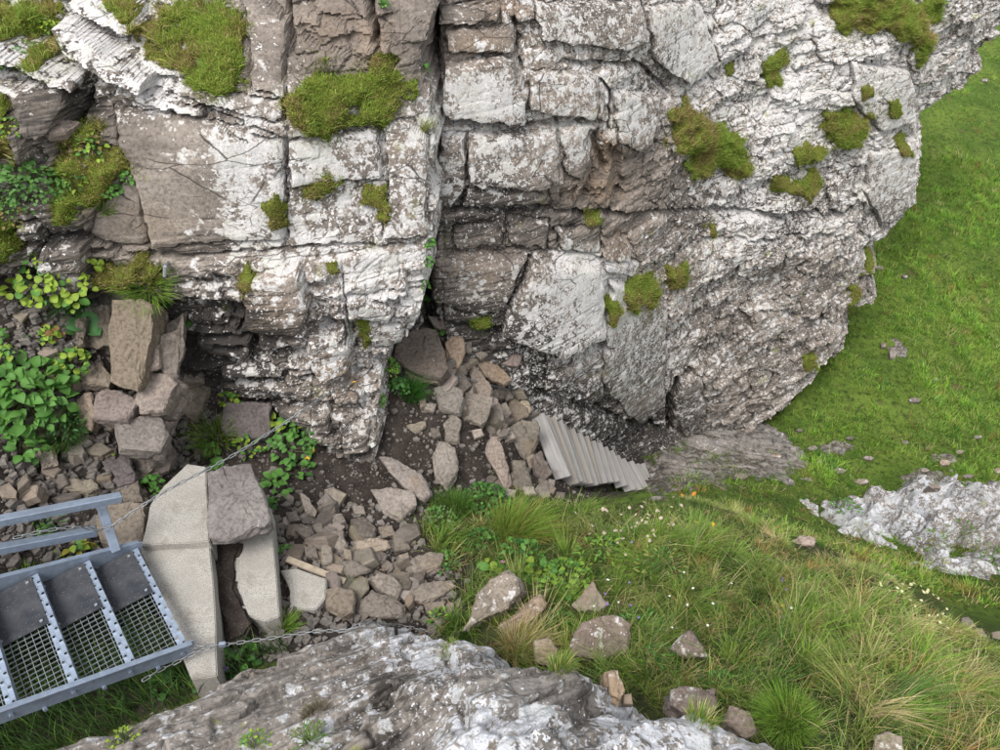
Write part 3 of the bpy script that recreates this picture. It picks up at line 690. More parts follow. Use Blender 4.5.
C_ctrl = [(786,522,9.2),(800,520,9.2),(868,515,9.4),(905,500,9.6),(922,489,9.8),(975,494,9.7),(1040,500,9.5),(900,530,9.2),(950,530,9.2),(930,565,8.5),(985,578,8.2),(1060,560,8.6),(890,545,8.95),(860,532,9.05)]
rockC = rock_sheet('rock_outcrop', 'knobbly white limestone outcrop beyond the grassy bank', C_ctrl, C_out, (3.4, 7.2), (4.6, 7.4), 0.018, 1.6, knob,
                   [(820,520,.78),(900,520,.78),(950,505,.78),(930,560,.78),(980,545,.65)], [(900,540,.35),(950,520,.2),(830,520,.15)], M['near_rock'])

def ledges(X, Y, Z, px, py):     # smooth slabs stepping down to the gully, split along thin beds
    b_ = Y * 0.9 + X * 0.25 + 0.15 * fbm(X, Y, Z, 0.9, 3, seed=85)
    v_, dz_, du_ = strata(X, b_, 0.13, 0.9, 86); v2_, dz2_, du2_ = strata(X, b_ + 0.02 * fbm(X, Y, Z, 4, 2, seed=87), 0.045, 0.5, 88)
    return -0.02 + 0.06 * v_ + 0.022 * v2_ - 0.05 * np.exp(-(dz_ / 0.02) ** 2) + 0.05 * fbm(X, Y, Z, 3, 4, seed=89)
D_out = [(632,478),(642,468),(662,448),(690,424),(768,422),(785,436),(802,448),(792,458),(812,470),(780,478),(740,480),(730,492),(690,496),(655,499),(640,492)]
D_ctrl = [(640,475,9.95),(660,450,10.3),(690,430,10.9),(768,426,11.5),(802,448,10.9),(812,472,10.2),(740,480,9.6),(690,494,8.9),(655,497,8.8),(700,460,10.25),(740,450,10.7),(660,480,9.5)]
rockD = rock_sheet('rock_outcrop', 'flat layered bedrock slab at the foot of the right buttress', D_ctrl, D_out, (1.3, 5.2), (4.9, 9.4), 0.017, 1.2, ledges,
                   [(660,470,.30),(700,450,.36),(740,440,.25),(760,465,.35),(690,485,.30)], [(650,480,.5),(700,450,.25),(750,430,.4),(770,470,.35)], M['near_rock'])

# ------------------------------------------------------------------ ray casting on the coarse surfaces
add_surf(gV.reshape(len(gx), len(gy), 3), (GX > -6) & (GX < 40) & (GY > 0) & (GY < 60), 2)
bv, bf, o_ = [], [], 0
for v, f in SURF:
    bv.append(v); bf.append(f + o_); o_ += len(v)
BVH = BVHTree.FromPolygons(np.concatenate(bv).tolist(), np.concatenate(bf).tolist())
def cast(px, py):
    """surface point, normal and depth under a photo pixel"""
    t = Vector(P(px, py, 1.0)) - Vector((0, 0, CZ))
    loc, n, i, dist = BVH.ray_cast(Vector((0, 0, CZ)), t.normalized())
    if loc is None: return np.array(P(px, py, 8)), np.array([0, 0, 1.0]), 8.0
    if n.dot(t) > 0: n = -n
    return np.array(loc), np.array(n), dist / t.length

# ------------------------------------------------------------------ small solid builders
class MB:
    """collects solids into one mesh"""
    def __init__(s): s.v, s.f = [], []
    def add(s, v, f):
        n = len(s.v); s.v += [tuple(map(float, p)) for p in v]; s.f += [tuple(i + n for i in q) for q in f]; return s
    def bar(s, a, b, w, h, up=(0, 0, 1), ext=0.0):
        a, b, up = Vector(a), Vector(b), Vector(up); t = (b - a).normalized(); a = a - t * ext; b = b + t * ext
        sd = t.cross(up).normalized(); u = sd.cross(t).normalized(); v = []
        for p in (a, b):
            for i, j in ((-1, -1), (1, -1), (1, 1), (-1, 1)): v.append(p + sd * (i * w / 2) + u * (j * h / 2))
        return s.add(v, [(0, 1, 2, 3), (7, 6, 5, 4), (0, 4, 5, 1), (1, 5, 6, 2), (2, 6, 7, 3), (3, 7, 4, 0)])
    def tube(s, a, b, r, n=6, r2=None):
        a, b = Vector(a), Vector(b); t = (b - a).normalized(); x = t.orthogonal().normalized(); y = t.cross(x); v = []
        for p, q in ((a, r), (b, r if r2 is None else r2)):
            for i in range(n): v.append(p + (x * math.cos(2 * math.pi * i / n) + y * math.sin(2 * math.pi * i / n)) * q)
        return s.add(v, [(i, (i + 1) % n, n + (i + 1) % n, n + i) for i in range(n)] + [tuple(range(n))[::-1], tuple(range(n, 2 * n))])
    def quad_plate(s, pts, thick, nrm):
        nrm = Vector(nrm).normalized() * thick; top = [Vector(p) for p in pts]; n = len(top)
        return s.add([*top, *[p - nrm for p in top]], [tuple(range(n)), tuple(range(2 * n - 1, n - 1, -1))] + [(i, i + n, (i + 1) % n + n, (i + 1) % n) for i in range(n)])
    def build(s, name, mat, parent=None, smooth_shade=False, bevel=0.0):
        me = mesh_py(name, s.v, s.f, smooth_shade)
        bm = bmesh.new(); bm.from_mesh(me); bmesh.ops.recalc_face_normals(bm, faces=bm.faces)
        if bevel: bmesh.ops.bevel(bm, geom=bm.edges[:], offset=bevel, segments=1, affect='EDGES')
        bm.to_mesh(me); bm.free()
        return link(name, me, mat, parent)

# galvanised steel, old concrete, weathered wood
def steel_material(name, col, rough, dust):
    m, nt, b = new_mat(name); q = NB(nt); co = q.coord()
    v = q.vor(co, 45, out='Color'); sp = nt.nodes.new('ShaderNodeSeparateColor'); q.l.new(v, sp.inputs[0])
    n = q.noise(co, 9, 5, 0.6); f = q.noise(co, 160, 4, 0.8)
    c = q.mix(sp.outputs[0], tuple(x * 0.82 for x in col), col); c = q.mix(q.step(n, 0.5, 0.75), c, tuple(x * 0.72 for x in col))
    c = q.mix(q.math('MULTIPLY', q.step(q.math('ADD', f, q.math('MULTIPLY', n, 0.3)), 0.66, 0.75), dust), c, (0.42, 0.38, 0.33))
    mud = q.math('MULTIPLY', q.step(q.noise(co, 5.3, 6, 0.7), 0.56, 0.70), 0.5); c = q.mix(mud, c, (0.16, 0.125, 0.095))
    q.l.new(c, b.inputs['Base Color']); b.inputs['Metallic'].default_value = 0.55; b.inputs['Roughness'].default_value = rough
    q.l.new(q.bump(q.math('ADD', f, n), 0.15, 0.003), b.inputs['Normal'])
    return m
M['steel'] = steel_material('galvanised steel', (0.31, 0.375, 0.475), 0.5, 0.12)
M['steel_dark'] = steel_material('grey steel bars', (0.36, 0.39, 0.42), 0.5, 0.1)  # plain grey steel for the grating, plate bolts and bent pin
def plate_material():
    m, nt, b = new_mat('dull gritty plate'); q = NB(nt); co = q.coord()
    n = q.noise(co, 7, 5, 0.6); v = q.vor(co, 190); pick = q.noise(co, 60, 2, 0.5)
    c = q.mix(q.step(n, 0.35, 0.7), (0.030, 0.034, 0.042), (0.060, 0.062, 0.068))
    c = q.mix(q.math('MULTIPLY', q.step(v, 0.26, 0.14), q.step(pick, 0.56, 0.62)), c, (0.42, 0.37, 0.32))
    q.l.new(c, b.inputs['Base Color']); b.inputs['Roughness'].default_value = 0.9; b.inputs['Specular IOR Level'].default_value = 0.15
    return m
M['plate'] = plate_material()
M['iron'] = plain_material('dark iron', (0.05, 0.042, 0.038), 0.7, 0.5)

def concrete_material():
    m, nt, b = new_mat('weathered concrete'); q = NB(nt); co = q.coord()
    n = q.noise(co, 3.5, 6, 0.65); f = q.noise(co, 120, 5, 0.75); v = q.vor(co, 75)
    c = q.mix(q.step(n, 0.3, 0.7), (0.30, 0.288, 0.262), (0.43, 0.418, 0.388))
    c = q.mix(q.step(f, 0.58, 0.36), c, (0.22, 0.20, 0.175)); c = q.mix(q.math('MULTIPLY', q.step(v, 0.17, 0.08), q.step(q.noise(co, 14, 2, 0.5), 0.45, 0.6)), c, (0.13, 0.12, 0.105))
    c = q.mix(q.math('MULTIPLY', q.step(q.noise(co, 6, 4, 0.6), 0.50, 0.70), 0.6), c, (0.18, 0.155, 0.125))
    q.l.new(c, b.inputs['Base Color']); b.inputs['Roughness'].default_value = 0.95; b.inputs['Specular IOR Level'].default_value = 0.2
    q.l.new(q.bump(q.math('SUBTRACT', f, q.step(v, 0.2, 0.05)), 0.5, 0.006), b.inputs['Normal'])
    return m
M['concrete'] = concrete_material()

def wood_material():
    m, nt, b = new_mat('grey weathered board'); q = NB(nt); co = q.coord((1, 1, 1))
    mp = nt.nodes.new('ShaderNodeMapping'); q.l.new(co, mp.inputs[0]); mp.inputs['Scale'].default_value = (3, 60, 60)
    n = q.noise(mp.outputs[0], 1.0, 5, 0.6, 0.5); g = q.noise(co, 4, 4, 0.6)
    c = q.mix(q.step(n, 0.3, 0.7), (0.215, 0.205, 0.195), (0.315, 0.303, 0.290))
    c = q.mix(q.step(q.math('FRACT', q.math('MULTIPLY', q.oinfo(), 5.7)), 0.80, 0.97), c, (0.27, 0.245, 0.215))
    c = q.mix(q.step(g, 0.58, 0.75), c, (0.17, 0.155, 0.14))
    q.l.new(c, b.inputs['Base Color']); b.inputs['Roughness'].default_value = 0.9
    q.l.new(q.bump(n, 0.5, 0.004), b.inputs['Normal'])
    return m
M['wood'] = wood_material()

# ------------------------------------------------------------------ metal staircase climbing to the left
F0, N0 = P(137, 547, 4.5), P(188, 645, 4.012)
N0[2] = F0[2]
acr = Vector(N0 - F0); WID = acr.length; acr.normalize()
back = Vector((acr.y, -acr.x, 0)).normalized()
if back.x > 0: back = -back
GO, RISE = 0.245, 0.088
slope = (back * GO + Vector((0, 0, RISE))).normalized()
stair = empty('metal_staircase', Vector(F0) + acr * WID / 2)
tag(stair, 'galvanised open-mesh metal staircase with low twin-bar handrail', 'staircase')
def rel(mb): mb.v = [tuple(Vector(p) - stair.location) for p in mb.v]; return mb
NT = 7
for s_, base in ((0, Vector(F0)), (1, Vector(N0))):
    out = -acr if s_ == 0 else acr
    a = base + out * 0.004 - slope * 0.02; b_ = base + out * 0.004 + slope * (NT * math.hypot(GO, RISE))
    st = rel(MB().bar(a + Vector((0, 0, -0.028)), b_ + Vector((0, 0, -0.028)), 0.008, 0.11, up=(0, 0, 1))).build('stringer', M['steel'], stair)
    rel(MB().bar(a + out * 0.012 + Vector((0, 0, 0.026)), b_ + out * 0.012 + Vector((0, 0, 0.026)), 0.026, 0.006)).build('flange', M['steel'], st)
    for k in range(NT):
        for g in (0.04, 0.17):
            c = base + (back * (GO * k + g)) + Vector((0, 0, RISE * k - 0.025))
            rel(MB().tube(c + out * 0.006, c + out * 0.022, 0.011, 6)).build('bolt', M['steel'], st)
# tread: grating, punched nosing, solid walking plate for paws on the far side
def nosing_mesh():
    """angle strip with two rows of punched holes (drawn as small raised collars round dark holes)"""
    mb = MB(); n, w = 18, 0.044
    L = WID - 0.012
    cell = L / n; V, Fc = [], []
    for i in range(n):
        x0, x1 = i * cell, (i + 1) * cell; cx = (x0 + x1) / 2
        for r_ in range(2):
            y0, y1 = -w / 2 + r_ * w / 2, -w / 2 + (r_ + 1) * w / 2; cy = (y0 + y1) / 2
            if (i + r_) % 2:
                o = len(V); V += [(x0, y0, 0), (x1, y0, 0), (x1, y1, 0), (x0, y1, 0)]; Fc.append((o, o + 1, o + 2, o + 3)); continue
            o = len(V); rr = 0.0085
            V += [(x0, y0, 0), (x1, y0, 0), (x1, y1, 0), (x0, y1, 0)]
            V += [(cx + rr * math.cos(t), cy + rr * math.sin(t), 0.002) for t in [math.pi * (1.25 + 0.25 * j) for j in range(8)]]
            for j in range(4):
                c1, c2, m0, m1, m2 = o + j, o + (j + 1) % 4, o + 4 + 2 * j, o + 5 + 2 * j, o + 4 + (2 * j + 2) % 8
                Fc += [(c1, m1, m0), (c1, c2, m1), (c2, m2, m1)]
    mb.add(V, Fc)
    mb.add([(0, w / 2, 0), (L, w / 2, 0), (L, w / 2, -0.05), (0, w / 2, -0.05)], [(0, 1, 2, 3)])
    mb.add([(0, -w / 2, 0), (L, -w / 2, 0), (L, -w / 2, -0.03), (0, -w / 2, -0.03)], [(3, 2, 1, 0)])
    return mesh_py('nosing', mb.v, mb.f)
nos_me = nosing_mesh(); nos_me.materials.append(M['steel'])
gm = MB()
DEP = GO + 0.02; L = WID - 0.012
for i in range(1, 25): gm.bar((i * L / 25, 0.02, -0.009), (i * L / 25, -DEP, -0.009), 0.0018, 0.009)
for i in range(1, 9): gm.bar((0, -i * DEP / 8, -0.006), (L, -i * DEP / 8, -0.006), 0.0020, 0.004)
grate_me = mesh_py('grating', gm.v, gm.f); grate_me.materials.append(M['steel_dark'])
pm = MB().bar((L * 0.01, -DEP * 0.50, 0.004), (L * 0.46, -DEP * 0.50, 0.004), DEP * 0.92, 0.004)
plate_me = mesh_py('foot_plate', pm.v, pm.f); plate_me.materials.append(M['plate'])
bt = MB()
for i, j in ((0.05, 0.14), (0.42, 0.14), (0.05, 0.86), (0.42, 0.86)): bt.tube((L * i, -DEP * j, 0.006), (L * i, -DEP * j, 0.013), 0.009, 6)
Mx = Matrix((Vector(acr), -back, Vector((0, 0, 1)))).transposed().to_4x4()
for k in range(NT):
    tr = empty('tread'); tr.parent = stair
    tr.matrix_local = Matrix.Translation(Vector(F0) - stair.location + acr * 0.006 + back * (GO * k + 0.022) + Vector((0, 0, RISE * k))) @ Mx
    for nm, me in (('nosing', nos_me), ('grating', grate_me), ('foot_plate', plate_me)): link(nm, me, None, tr)
    for c in range(4):
        mb = MB(); i, j = ((0.05, 0.14), (0.42, 0.14), (0.05, 0.86), (0.42, 0.86))[c]
        mb.tube((L * i, -DEP * j, 0.006), (L * i, -DEP * j, 0.013), 0.009, 6); mb.build('bolt', M['steel_dark'], tr)
# handrail
pb, pt = Vector(P(116, 551, 4.42)), Vector(P(101, 506, 4.36))
rail = empty('handrail', (0, 0, 0)); rail.parent = stair; rail.matrix_parent_inverse = Matrix.Identity(4)
rail.location = -stair.location
MB().bar(pb, pt, 0.05, 0.05, up=acr).build('post', M['steel'], rail, bevel=0.004)
ra = Vector(P(121, 497, 4.34)); rb = Vector(P(0, 521, 3.95)); rb2 = ra + (rb - ra) * 1.6
MB().bar(ra, rb2, 0.05, 0.05).build('rail', M['steel'], rail, bevel=0.004)
ra = Vector(P(96, 531, 4.40)); rb = Vector(P(0, 549, 4.07)); rb2 = ra + (rb - ra) * 1.7
MB().bar(ra, rb2, 0.05, 0.05).build('rail', M['steel'], rail, bevel=0.004)
q2 = Vector(P(-60, 590, 3.95)); MB().bar(q2, q2 + (pt - pb) * 1.25, 0.05, 0.05, up=acr).build('post', M['steel'], rail)

# ------------------------------------------------------------------ concrete steps
def slab(name, poly, z, depth, mat, label, cat, group=None, rag=0.008, bevel=0.006):
    pts = [Vector(PZ(x, y, z)) for x, y in poly]
    c = sum(pts, Vector()) / len(pts); V = []
    n = len(pts)
    V = [p - c for p in pts] + [(p - c) + Vector((0, 0, -depth)) for p in pts]
    me = mesh_py(name, V, [tuple(range(n)), tuple(range(2 * n - 1, n - 1, -1))] + [(i, i + n, (i + 1) % n + n, (i + 1) % n) for i in range(n)])
    bm = bmesh.new(); bm.from_mesh(me); bmesh.ops.recalc_face_normals(bm, faces=bm.faces)
    bmesh.ops.bevel(bm, geom=bm.edges[:], offset=bevel, segments=2, affect='EDGES')
    bmesh.ops.triangulate(bm, faces=bm.faces)
    bmesh.ops.subdivide_edges(bm, edges=[e for e in bm.edges if e.calc_length() > 0.06], cuts=2, use_grid_fill=True)
    for v in bm.verts:
        w = v.co + c; a = np.array([[w.x], [w.y], [w.z]])
        v.co += Vector((vnoise(a[0] * 9, a[1] * 9, a[2] * 9, 1)[0], vnoise(a[0] * 9, a[1] * 9, a[2] * 9, 2)[0], 0.5 * vnoise(a[0] * 9, a[1] * 9, a[2] * 9, 3)[0])) * rag
    bm.to_mesh(me); bm.free()
    return tag(link(name, me, mat, loc=c), label, cat, group)
slab('concrete_step', [(187,464),(205,467),(210,541),(141,545),(150,505),(163,486)], -3.74, 0.5, M['concrete'], 'pale concrete slab beside the post, joined to the stair landing', 'concrete')
slab('concrete_step', [(139,547),(210,542.5),(215,600),(217,676),(190,680),(165,610)], -3.80, 0.6, M['concrete'], 'long pale concrete landing at the foot of the metal staircase', 'concrete')
slab('concrete_step', [(222,512),(271,506),(279,617),(266,622),(238,612),(226,570)], -3.97, 0.45, M['concrete'], 'half-buried concrete step under the grey slab stone', 'concrete')
tag(slab('soil_patch', [(206,538),(222,532),(240,539),(238,556),(236,570),(237,586),(243,603),(256,623),(244,636),(224,642),(212,590)], -3.945, 0.2, M['ground'], 'dark soil washed over the buried concrete step', None, rag=0.03, bevel=0.02), kind='stuff')
slab('concrete_step', [(281,570),(297,568),(327,579),(325,598),(315,610),(289,608),(291,590)], -4.13, 0.3, M['concrete'], 'lowest broken concrete step sunk in soil beside the wooden lath', 'concrete')

# ------------------------------------------------------------------ wooden steps going down to the right under the overhang
TOP = [(537,414),(552,421),(570,431),(590,441),(606,450),(622,462),(640,466)]
BOT = [(561,476),(574,484),(586,486),(602,484),(618,480),(632,477),(643,474)]
NPL = 17
def along(pl, t):
    s = t * (len(pl) - 1); i = min(int(s), len(pl) - 2); f = s - i
    return pl[i][0] * (1 - f) + pl[i + 1][0] * f, pl[i][1] * (1 - f) + pl[i + 1][1] * f
steps = empty('wooden_steps', P(590, 465, 8.4)); tag(steps, 'steep flight of grey weathered boards beneath the rock overhang', 'steps')
def zf(py): return -SP + (375.0 - py) / FPX * CP
ends = []
for k in range(NPL):
    t = k / (NPL - 1); zz = -5.08 - 2.25 * t
    a, b_ = along(TOP, t), along(BOT, t)
    ends.append((Vector(PZ(*a, zz)), Vector(PZ(*b_, zz + R.uniform(-.01, .01)))))
for k, (a, b_) in enumerate(ends):
    ln = max((b_ - a).length, 0.55) * R.uniform(.97, 1.05); dr = (b_ - a).normalized(); c = a + dr * ln / 2
    me_ = MB().bar((-ln / 2, 0, 0), (ln / 2, 0, 0), 0.150, 0.022)
    o = me_.build('plank', M['wood'], steps, bevel=0.005)
    o.location = c - steps.location + Vector((R.uniform(-.012, .012), R.uniform(-.012, .012), 0)); o.rotation_euler = (0.16 + R.uniform(-.05, .05), R.uniform(-.03, .03), math.atan2(dr.y, dr.x) + R.uniform(-.02, .02))
for f in (0.12, 0.62):
    mb = MB()
    for k in range(0, NPL - 1, 1):
        a = ends[k][0].lerp(ends[k][1], f) + Vector((0, 0, -0.10)); b_ = ends[k + 1][0].lerp(ends[k + 1][1], f) + Vector((0, 0, -0.10)); mb.bar(a, b_, 0.05, 0.12, ext=0.02)
    mb.v = [tuple(Vector(p) - steps.location) for p in mb.v]; mb.build('stringer', M['wood'], steps)
e0 = ends[-1]; mb = MB().bar(e0[0] + Vector((0.16, -0.1, -0.06)), e0[1] + Vector((0.22, -0.25, -0.06)), 0.10, 0.05); mb.v = [tuple(Vector(p) - steps.location) for p in mb.v]; mb.build('edge_board', M['wood'], steps)
# loose lath on the gully floor
a, b_ = cast(288, 563)[0], cast(346, 586)[0]
mb = MB().bar(Vector((0, 0, 0)), Vector(b_ - a), 0.045, 0.025, up=(0, 0, 1))
tag(mb.build('wooden_lath', plain_material('dry lath', (0.30, 0.25, 0.19), 0.9), None, bevel=0.004), 'thin weathered wooden lath lying on the gully floor', 'wood').location = Vector(a) + Vector((0, 0, 0.045))

# ------------------------------------------------------------------ chains
def link_mesh(l=0.051, w=0.022, r=0.0034, ns=12, nr=5):
    V, F_ = [], []; hl = l / 2 - w / 2
    for i in range(ns):
        t = 2 * math.pi * (i + 0.5) / ns; cx = math.copysign(hl, math.cos(t)) + (w / 2 - r) * math.cos(t); cy = (w / 2 - r) * math.sin(t)
        d_ = Vector((math.cos(t), math.sin(t), 0))
        for j in range(nr):
            p = 2 * math.pi * j / nr; V.append(Vector((cx, cy, 0)) + d_ * r * math.cos(p) + Vector((0, 0, r * math.sin(p))))
    for i in range(ns):
        for j in range(nr): F_.append((i * nr + j, ((i + 1) % ns) * nr + j, ((i + 1) % ns) * nr + (j + 1) % nr, i * nr + (j + 1) % nr))
    me = mesh_py('link', V, F_, True); me.materials.append(M['chain']); return me
M['chain'] = steel_material('dull chain steel', (0.27, 0.28, 0.29), 0.5, 0.1)
LINK = link_mesh()
def chain(pts, label, pitch=0.0405, extra=()):
    pts = [Vector(p) for p in pts]; root = tag(empty('chain', pts[0]), label, 'chain')
    # smooth the path
    fine = []
    for i in range(len(pts) - 1):
        p0, p1, p2, p3 = pts[max(i - 1, 0)], pts[i], pts[i + 1], pts[min(i + 2, len(pts) - 1)]
        for k in range(20):
            t = k / 20; fine.append(0.5 * ((2 * p1) + (p2 - p0) * t + (2 * p0 - 5 * p1 + 4 * p2 - p3) * t * t + (3 * p1 - p0 - 3 * p2 + p3) * t ** 3))
    fine.append(pts[-1]); acc, nxt, i = 0.0, 0.0, 0
    for a, b_ in zip(fine, fine[1:]):
        s = (b_ - a).length
        while nxt <= acc + s and s > 0:
            c = a.lerp(b_, (nxt - acc) / s); t = (b_ - a).normalized(); o = link('link', LINK, None, root)
            qv = t.to_track_quat('X', 'Z'); q3 = qv.to_matrix().to_4x4() @ Matrix.Rotation((math.pi / 2 if i % 2 else 0) + 0.5 + R.uniform(-.25, .25), 4, 'X')
            o.matrix_local = Matrix.Translation(c - root.location) @ q3; nxt += pitch; i += 1
        acc += s
    return root
def on(px, py, lift=0.02):
    p, n, d = cast(px, py); return p + n * lift
chain([P(18,537,3.96), P(50,530,4.06), P(80,527,4.18), P(105,529,4.33), P(140,507,4.35), P(175,486,4.45), P(230,457,4.65), P(280,426,4.85), P(312,404,4.98), on(345,384,.03), on(360,370,.03), on(374,358,.03), on(386,347,.03), on(395,340,.02)],
      'thin steel chain strung from the handrail across to the cliff corner')
chain([Vector(N0) + Vector((0.03, 0, -0.02)), P(205,646,4.02), P(222,645,4.06), P(250,641,4.12), P(285,636,4.18), P(318,631,4.22), on(345,634), on(366,627), on(395,628), on(420,632), on(450,641), on(475,653), on(490,660), on(503,670)],
      'steel chain running from the stair end over the layered rock')
chain([Vector(N0) + back * 0.24 + acr * 0.03 + Vector((0, 0, -0.03)), P(160,670,3.95), P(175,663,4.0), P(195,653,4.03), P(216,646,4.05)], 'short sagging steel chain from the stair stringer to the clip')
chain([on(425,372,.04), on(447,378,.05), on(470,383,.05), on(492,388,.04), on(510,392,.04), on(528,400,.03)], 'chain lying across the fallen stones under the crack')
tag(MB().bar(Vector(P(219,645,4.05)), Vector(P(226,644,4.06)), 0.02, 0.035).build('chain_clip', M['steel'], None, bevel=0.004), 'small steel clip joining two chains beside the landing', 'clip')
p, n, d = cast(396, 634); tag(MB().tube(Vector(p) - Vector((0, 0, .05)), Vector(p) + Vector((0.005, 0, 0.10)), 0.010, 8).build('iron_peg', M['iron']), 'dark iron peg driven into the rock beside the chain', 'peg')
p, n, d = cast(169, 262); mb = MB().tube(Vector(p), Vector(p) + Vector((0.01, -0.09, 0.02)), 0.012, 8); mb.tube(Vector(p) + Vector((0.01, -0.09, 0.02)), Vector(p) + Vector((-0.01, -0.10, -0.05)), 0.012, 8)
tag(mb.build('iron_peg', M['steel_dark']), 'short grey bent pin set in the cliff above the tall block', 'peg')

# ------------------------------------------------------------------ stones
STONE_HITS = []
def stone(poly, label, thick=0.14, tilt=(0, 0), up=0.6, lift=0.03, mat='stone', group=None, nv=None, cat='stone', face=0.5, rough=1.0, dd=None, tint=None):
    cx, cy = np.mean([p[0] for p in poly]), np.mean([p[1] for p in poly])
    bx, by = cx, max(p[1] for p in poly) * 0.6 + cy * 0.4
    p, n, d = cast(bx, by)
    if dd: d = dd
    c0 = P(cx, cy, d - lift)
    tc = np.array([0, 0, CZ]) - c0; tc /= np.linalg.norm(tc)
    nr = face * tc + np.array([tilt[0], tilt[1], up]); nr /= np.linalg.norm(nr)
    size = max(max(q[0] for q in poly) - min(q[0] for q in poly), max(q[1] for q in poly) - min(q[1] for q in poly))
    k = nv or (22 if size > 28 else 14 if size > 14 else 9)
    # resample the outline
    seg = []; tot = 0
    m_ = len(poly)
    for i in range(m_):
        a, b_ = np.array(poly[i], float), np.array(poly[(i + 1) % m_], float); l_ = np.linalg.norm(b_ - a); seg.append((a, b_, tot, l_)); tot += l_
    ring = []
    params = sorted(set([s[2] for s in seg] + [tot * i / k for i in range(max(0, k - m_))]))
    for t in params:
        for a, b_, s0, l_ in seg:
            if s0 <= t < s0 + l_ + 1e-6:
                ring.append(a + (b_ - a) * (t - s0) / max(l_, 1e-6)); break
    pts = []
    for x, y in ring:
        r_ = P(x, y, 1.0) - np.array([0, 0, CZ]); t = np.dot(c0 - np.array([0, 0, CZ]), nr) / np.dot(r_, nr); pts.append(np.array([0, 0, CZ]) + r_ * t)
    pts = np.array(pts); ctr = pts.mean(0); k = len(pts); V = []
    rr = np.linalg.norm(pts - ctr, axis=1).mean(); bw = min(0.10, 0.007 / max(rr, .02) + 0.02)
    sd = R.randrange(1000)
    for sc, off in ((0.52, 0.006), (1 - bw, 0.003), (1.0, -0.007), (1.03, -thick * 0.5), (0.95, -thick)):
        V.append(ctr + (pts - ctr) * sc + nr * off)
    V = np.concatenate(V + [[ctr + nr * 0.007]])
    jit = np.stack([vnoise(V[:, 0] * 11, V[:, 1] * 11, V[:, 2] * 11, sd + i) for i in range(3)], 1) * 0.011 + np.stack([vnoise(V[:, 0] * 30, V[:, 1] * 30, V[:, 2] * 30, sd + 9 + i) for i in range(3)], 1) * 0.007
    V = V + jit * rough * min(1.0, rr / 0.10)
    F_ = [(5 * k, i, (i + 1) % k) for i in range(k)]
    for r_ in range(4):
        for i in range(k): F_.append((r_ * k + i, (r_ + 1) * k + i, (r_ + 1) * k + (i + 1) % k, r_ * k + (i + 1) % k))
    F_.append(tuple(range(5 * k - 1, 4 * k - 1, -1)))
    me = mesh_py('stone', V - ctr, F_)
    bm = bmesh.new(); bm.from_mesh(me); bmesh.ops.recalc_face_normals(bm, faces=bm.faces)
    if size > 18:
        bmesh.ops.triangulate(bm, faces=[f for f in bm.faces if len(f.verts) > 4])
        bmesh.ops.subdivide_edges(bm, edges=bm.edges[:], cuts=2 if size > 30 else 1, use_grid_fill=True)
        bm.normal_update()
        co = np.array([v.co[:] for v in bm.verts]) + ctr; nv_ = np.array([v.normal[:] for v in bm.verts])
        ax_ = np.array(nr) * 0.8 + np.array([0.3, 0.1, 0.2]); lay_ = co @ (ax_ / np.linalg.norm(ax_)) + 0.02 * fbm(co[:, 0], co[:, 1], co[:, 2], 6, 2, seed=sd)
        stp = _hash(np.floor(lay_ / 0.035), np.floor(lay_ * 0), np.floor(lay_ * 0), sd)
        am = 0.010 * fbm(co[:, 0], co[:, 1], co[:, 2], 7, 2, seed=sd + 3) + 0.007 * fbm(co[:, 0], co[:, 1], co[:, 2], 26, 2, seed=sd + 5, ridged=True) + 0.010 * stp
        co = co - ctr + nv_ * (am * rough)[:, None]
        for v, c_ in zip(bm.verts, co): v.co = c_
    bm.to_mesh(me); bm.free()
    o = link('stone', me, M[mat], loc=ctr); g_ = R.uniform(.80, 1.30); o.color = (g_ * R.uniform(1.0, 1.10), g_, g_ * R.uniform(.88, 1.0), 1) if tint is None else (*tint, 1); tag(o, label, cat, group); STONE_HITS.append((cx, cy, size))
    return o
MARKS = [('the wooden lath', 318, 575), ('the lowest concrete step', 300, 595), ('the grass bank edge', 440, 540), ('the iron peg', 392, 615), ('the broad pale grey slab', 394, 512), ('the big smooth grey slab', 272, 520), ('the leafy shoots at the cliff foot', 292, 490),
         ('the long tapering slab', 408, 480), ('the dark slab at the crack foot', 440, 375), ('the long orange-brown stone', 495, 368), ('the broad square slab', 478, 408), ('the large pale slab', 524, 440), ('the top board', 548, 460), ('the upright oval slab', 446, 465), ('the tan upright stone', 456, 345),
         ('the long narrow half-sunk stone', 500, 475), ('the buttress foot', 745, 405), ('the layered bedrock slab', 770, 455), ('the white outcrop', 935, 485), ('the buttress edge', 870, 290), ('the open hillside turf', 905, 390), ('the upper hillside', 985, 110), ('the worn turf beside the outcrop', 985, 450), ('the bedrock end', 825, 455)]
USED = {}
def describe(poly, tint, place):
    xs = np.array([p[0] for p in poly], float); ys = np.array([p[1] for p in poly], float); cx, cy = xs.mean(), ys.mean()
    q_ = np.stack([xs - cx, ys - cy]); ev = np.sqrt(np.linalg.eigvalsh(q_ @ q_.T)); asp = ev[1] / max(ev[0], .1); size = max(np.ptp(xs), np.ptp(ys))
    w1 = 'large' if size > 34 else 'mid-sized' if size > 20 else 'small' if size > 11 else 'tiny'; w2 = 'elongated' if asp > 2.1 else 'oblong' if asp > 1.45 else 'squarish'
    w3 = 'pale' if tint[1] > 1.07 else 'dark' if tint[1] < .93 else 'grey-brown'; mk = min(MARKS, key=lambda m_: (m_[1] - cx) ** 2 + (m_[2] - cy) ** 2)[0]
    return f'{w1} {w3} {w2} stone {place} beside {mk}'
PILE = 'broken blocks stacked left of the cliff base'
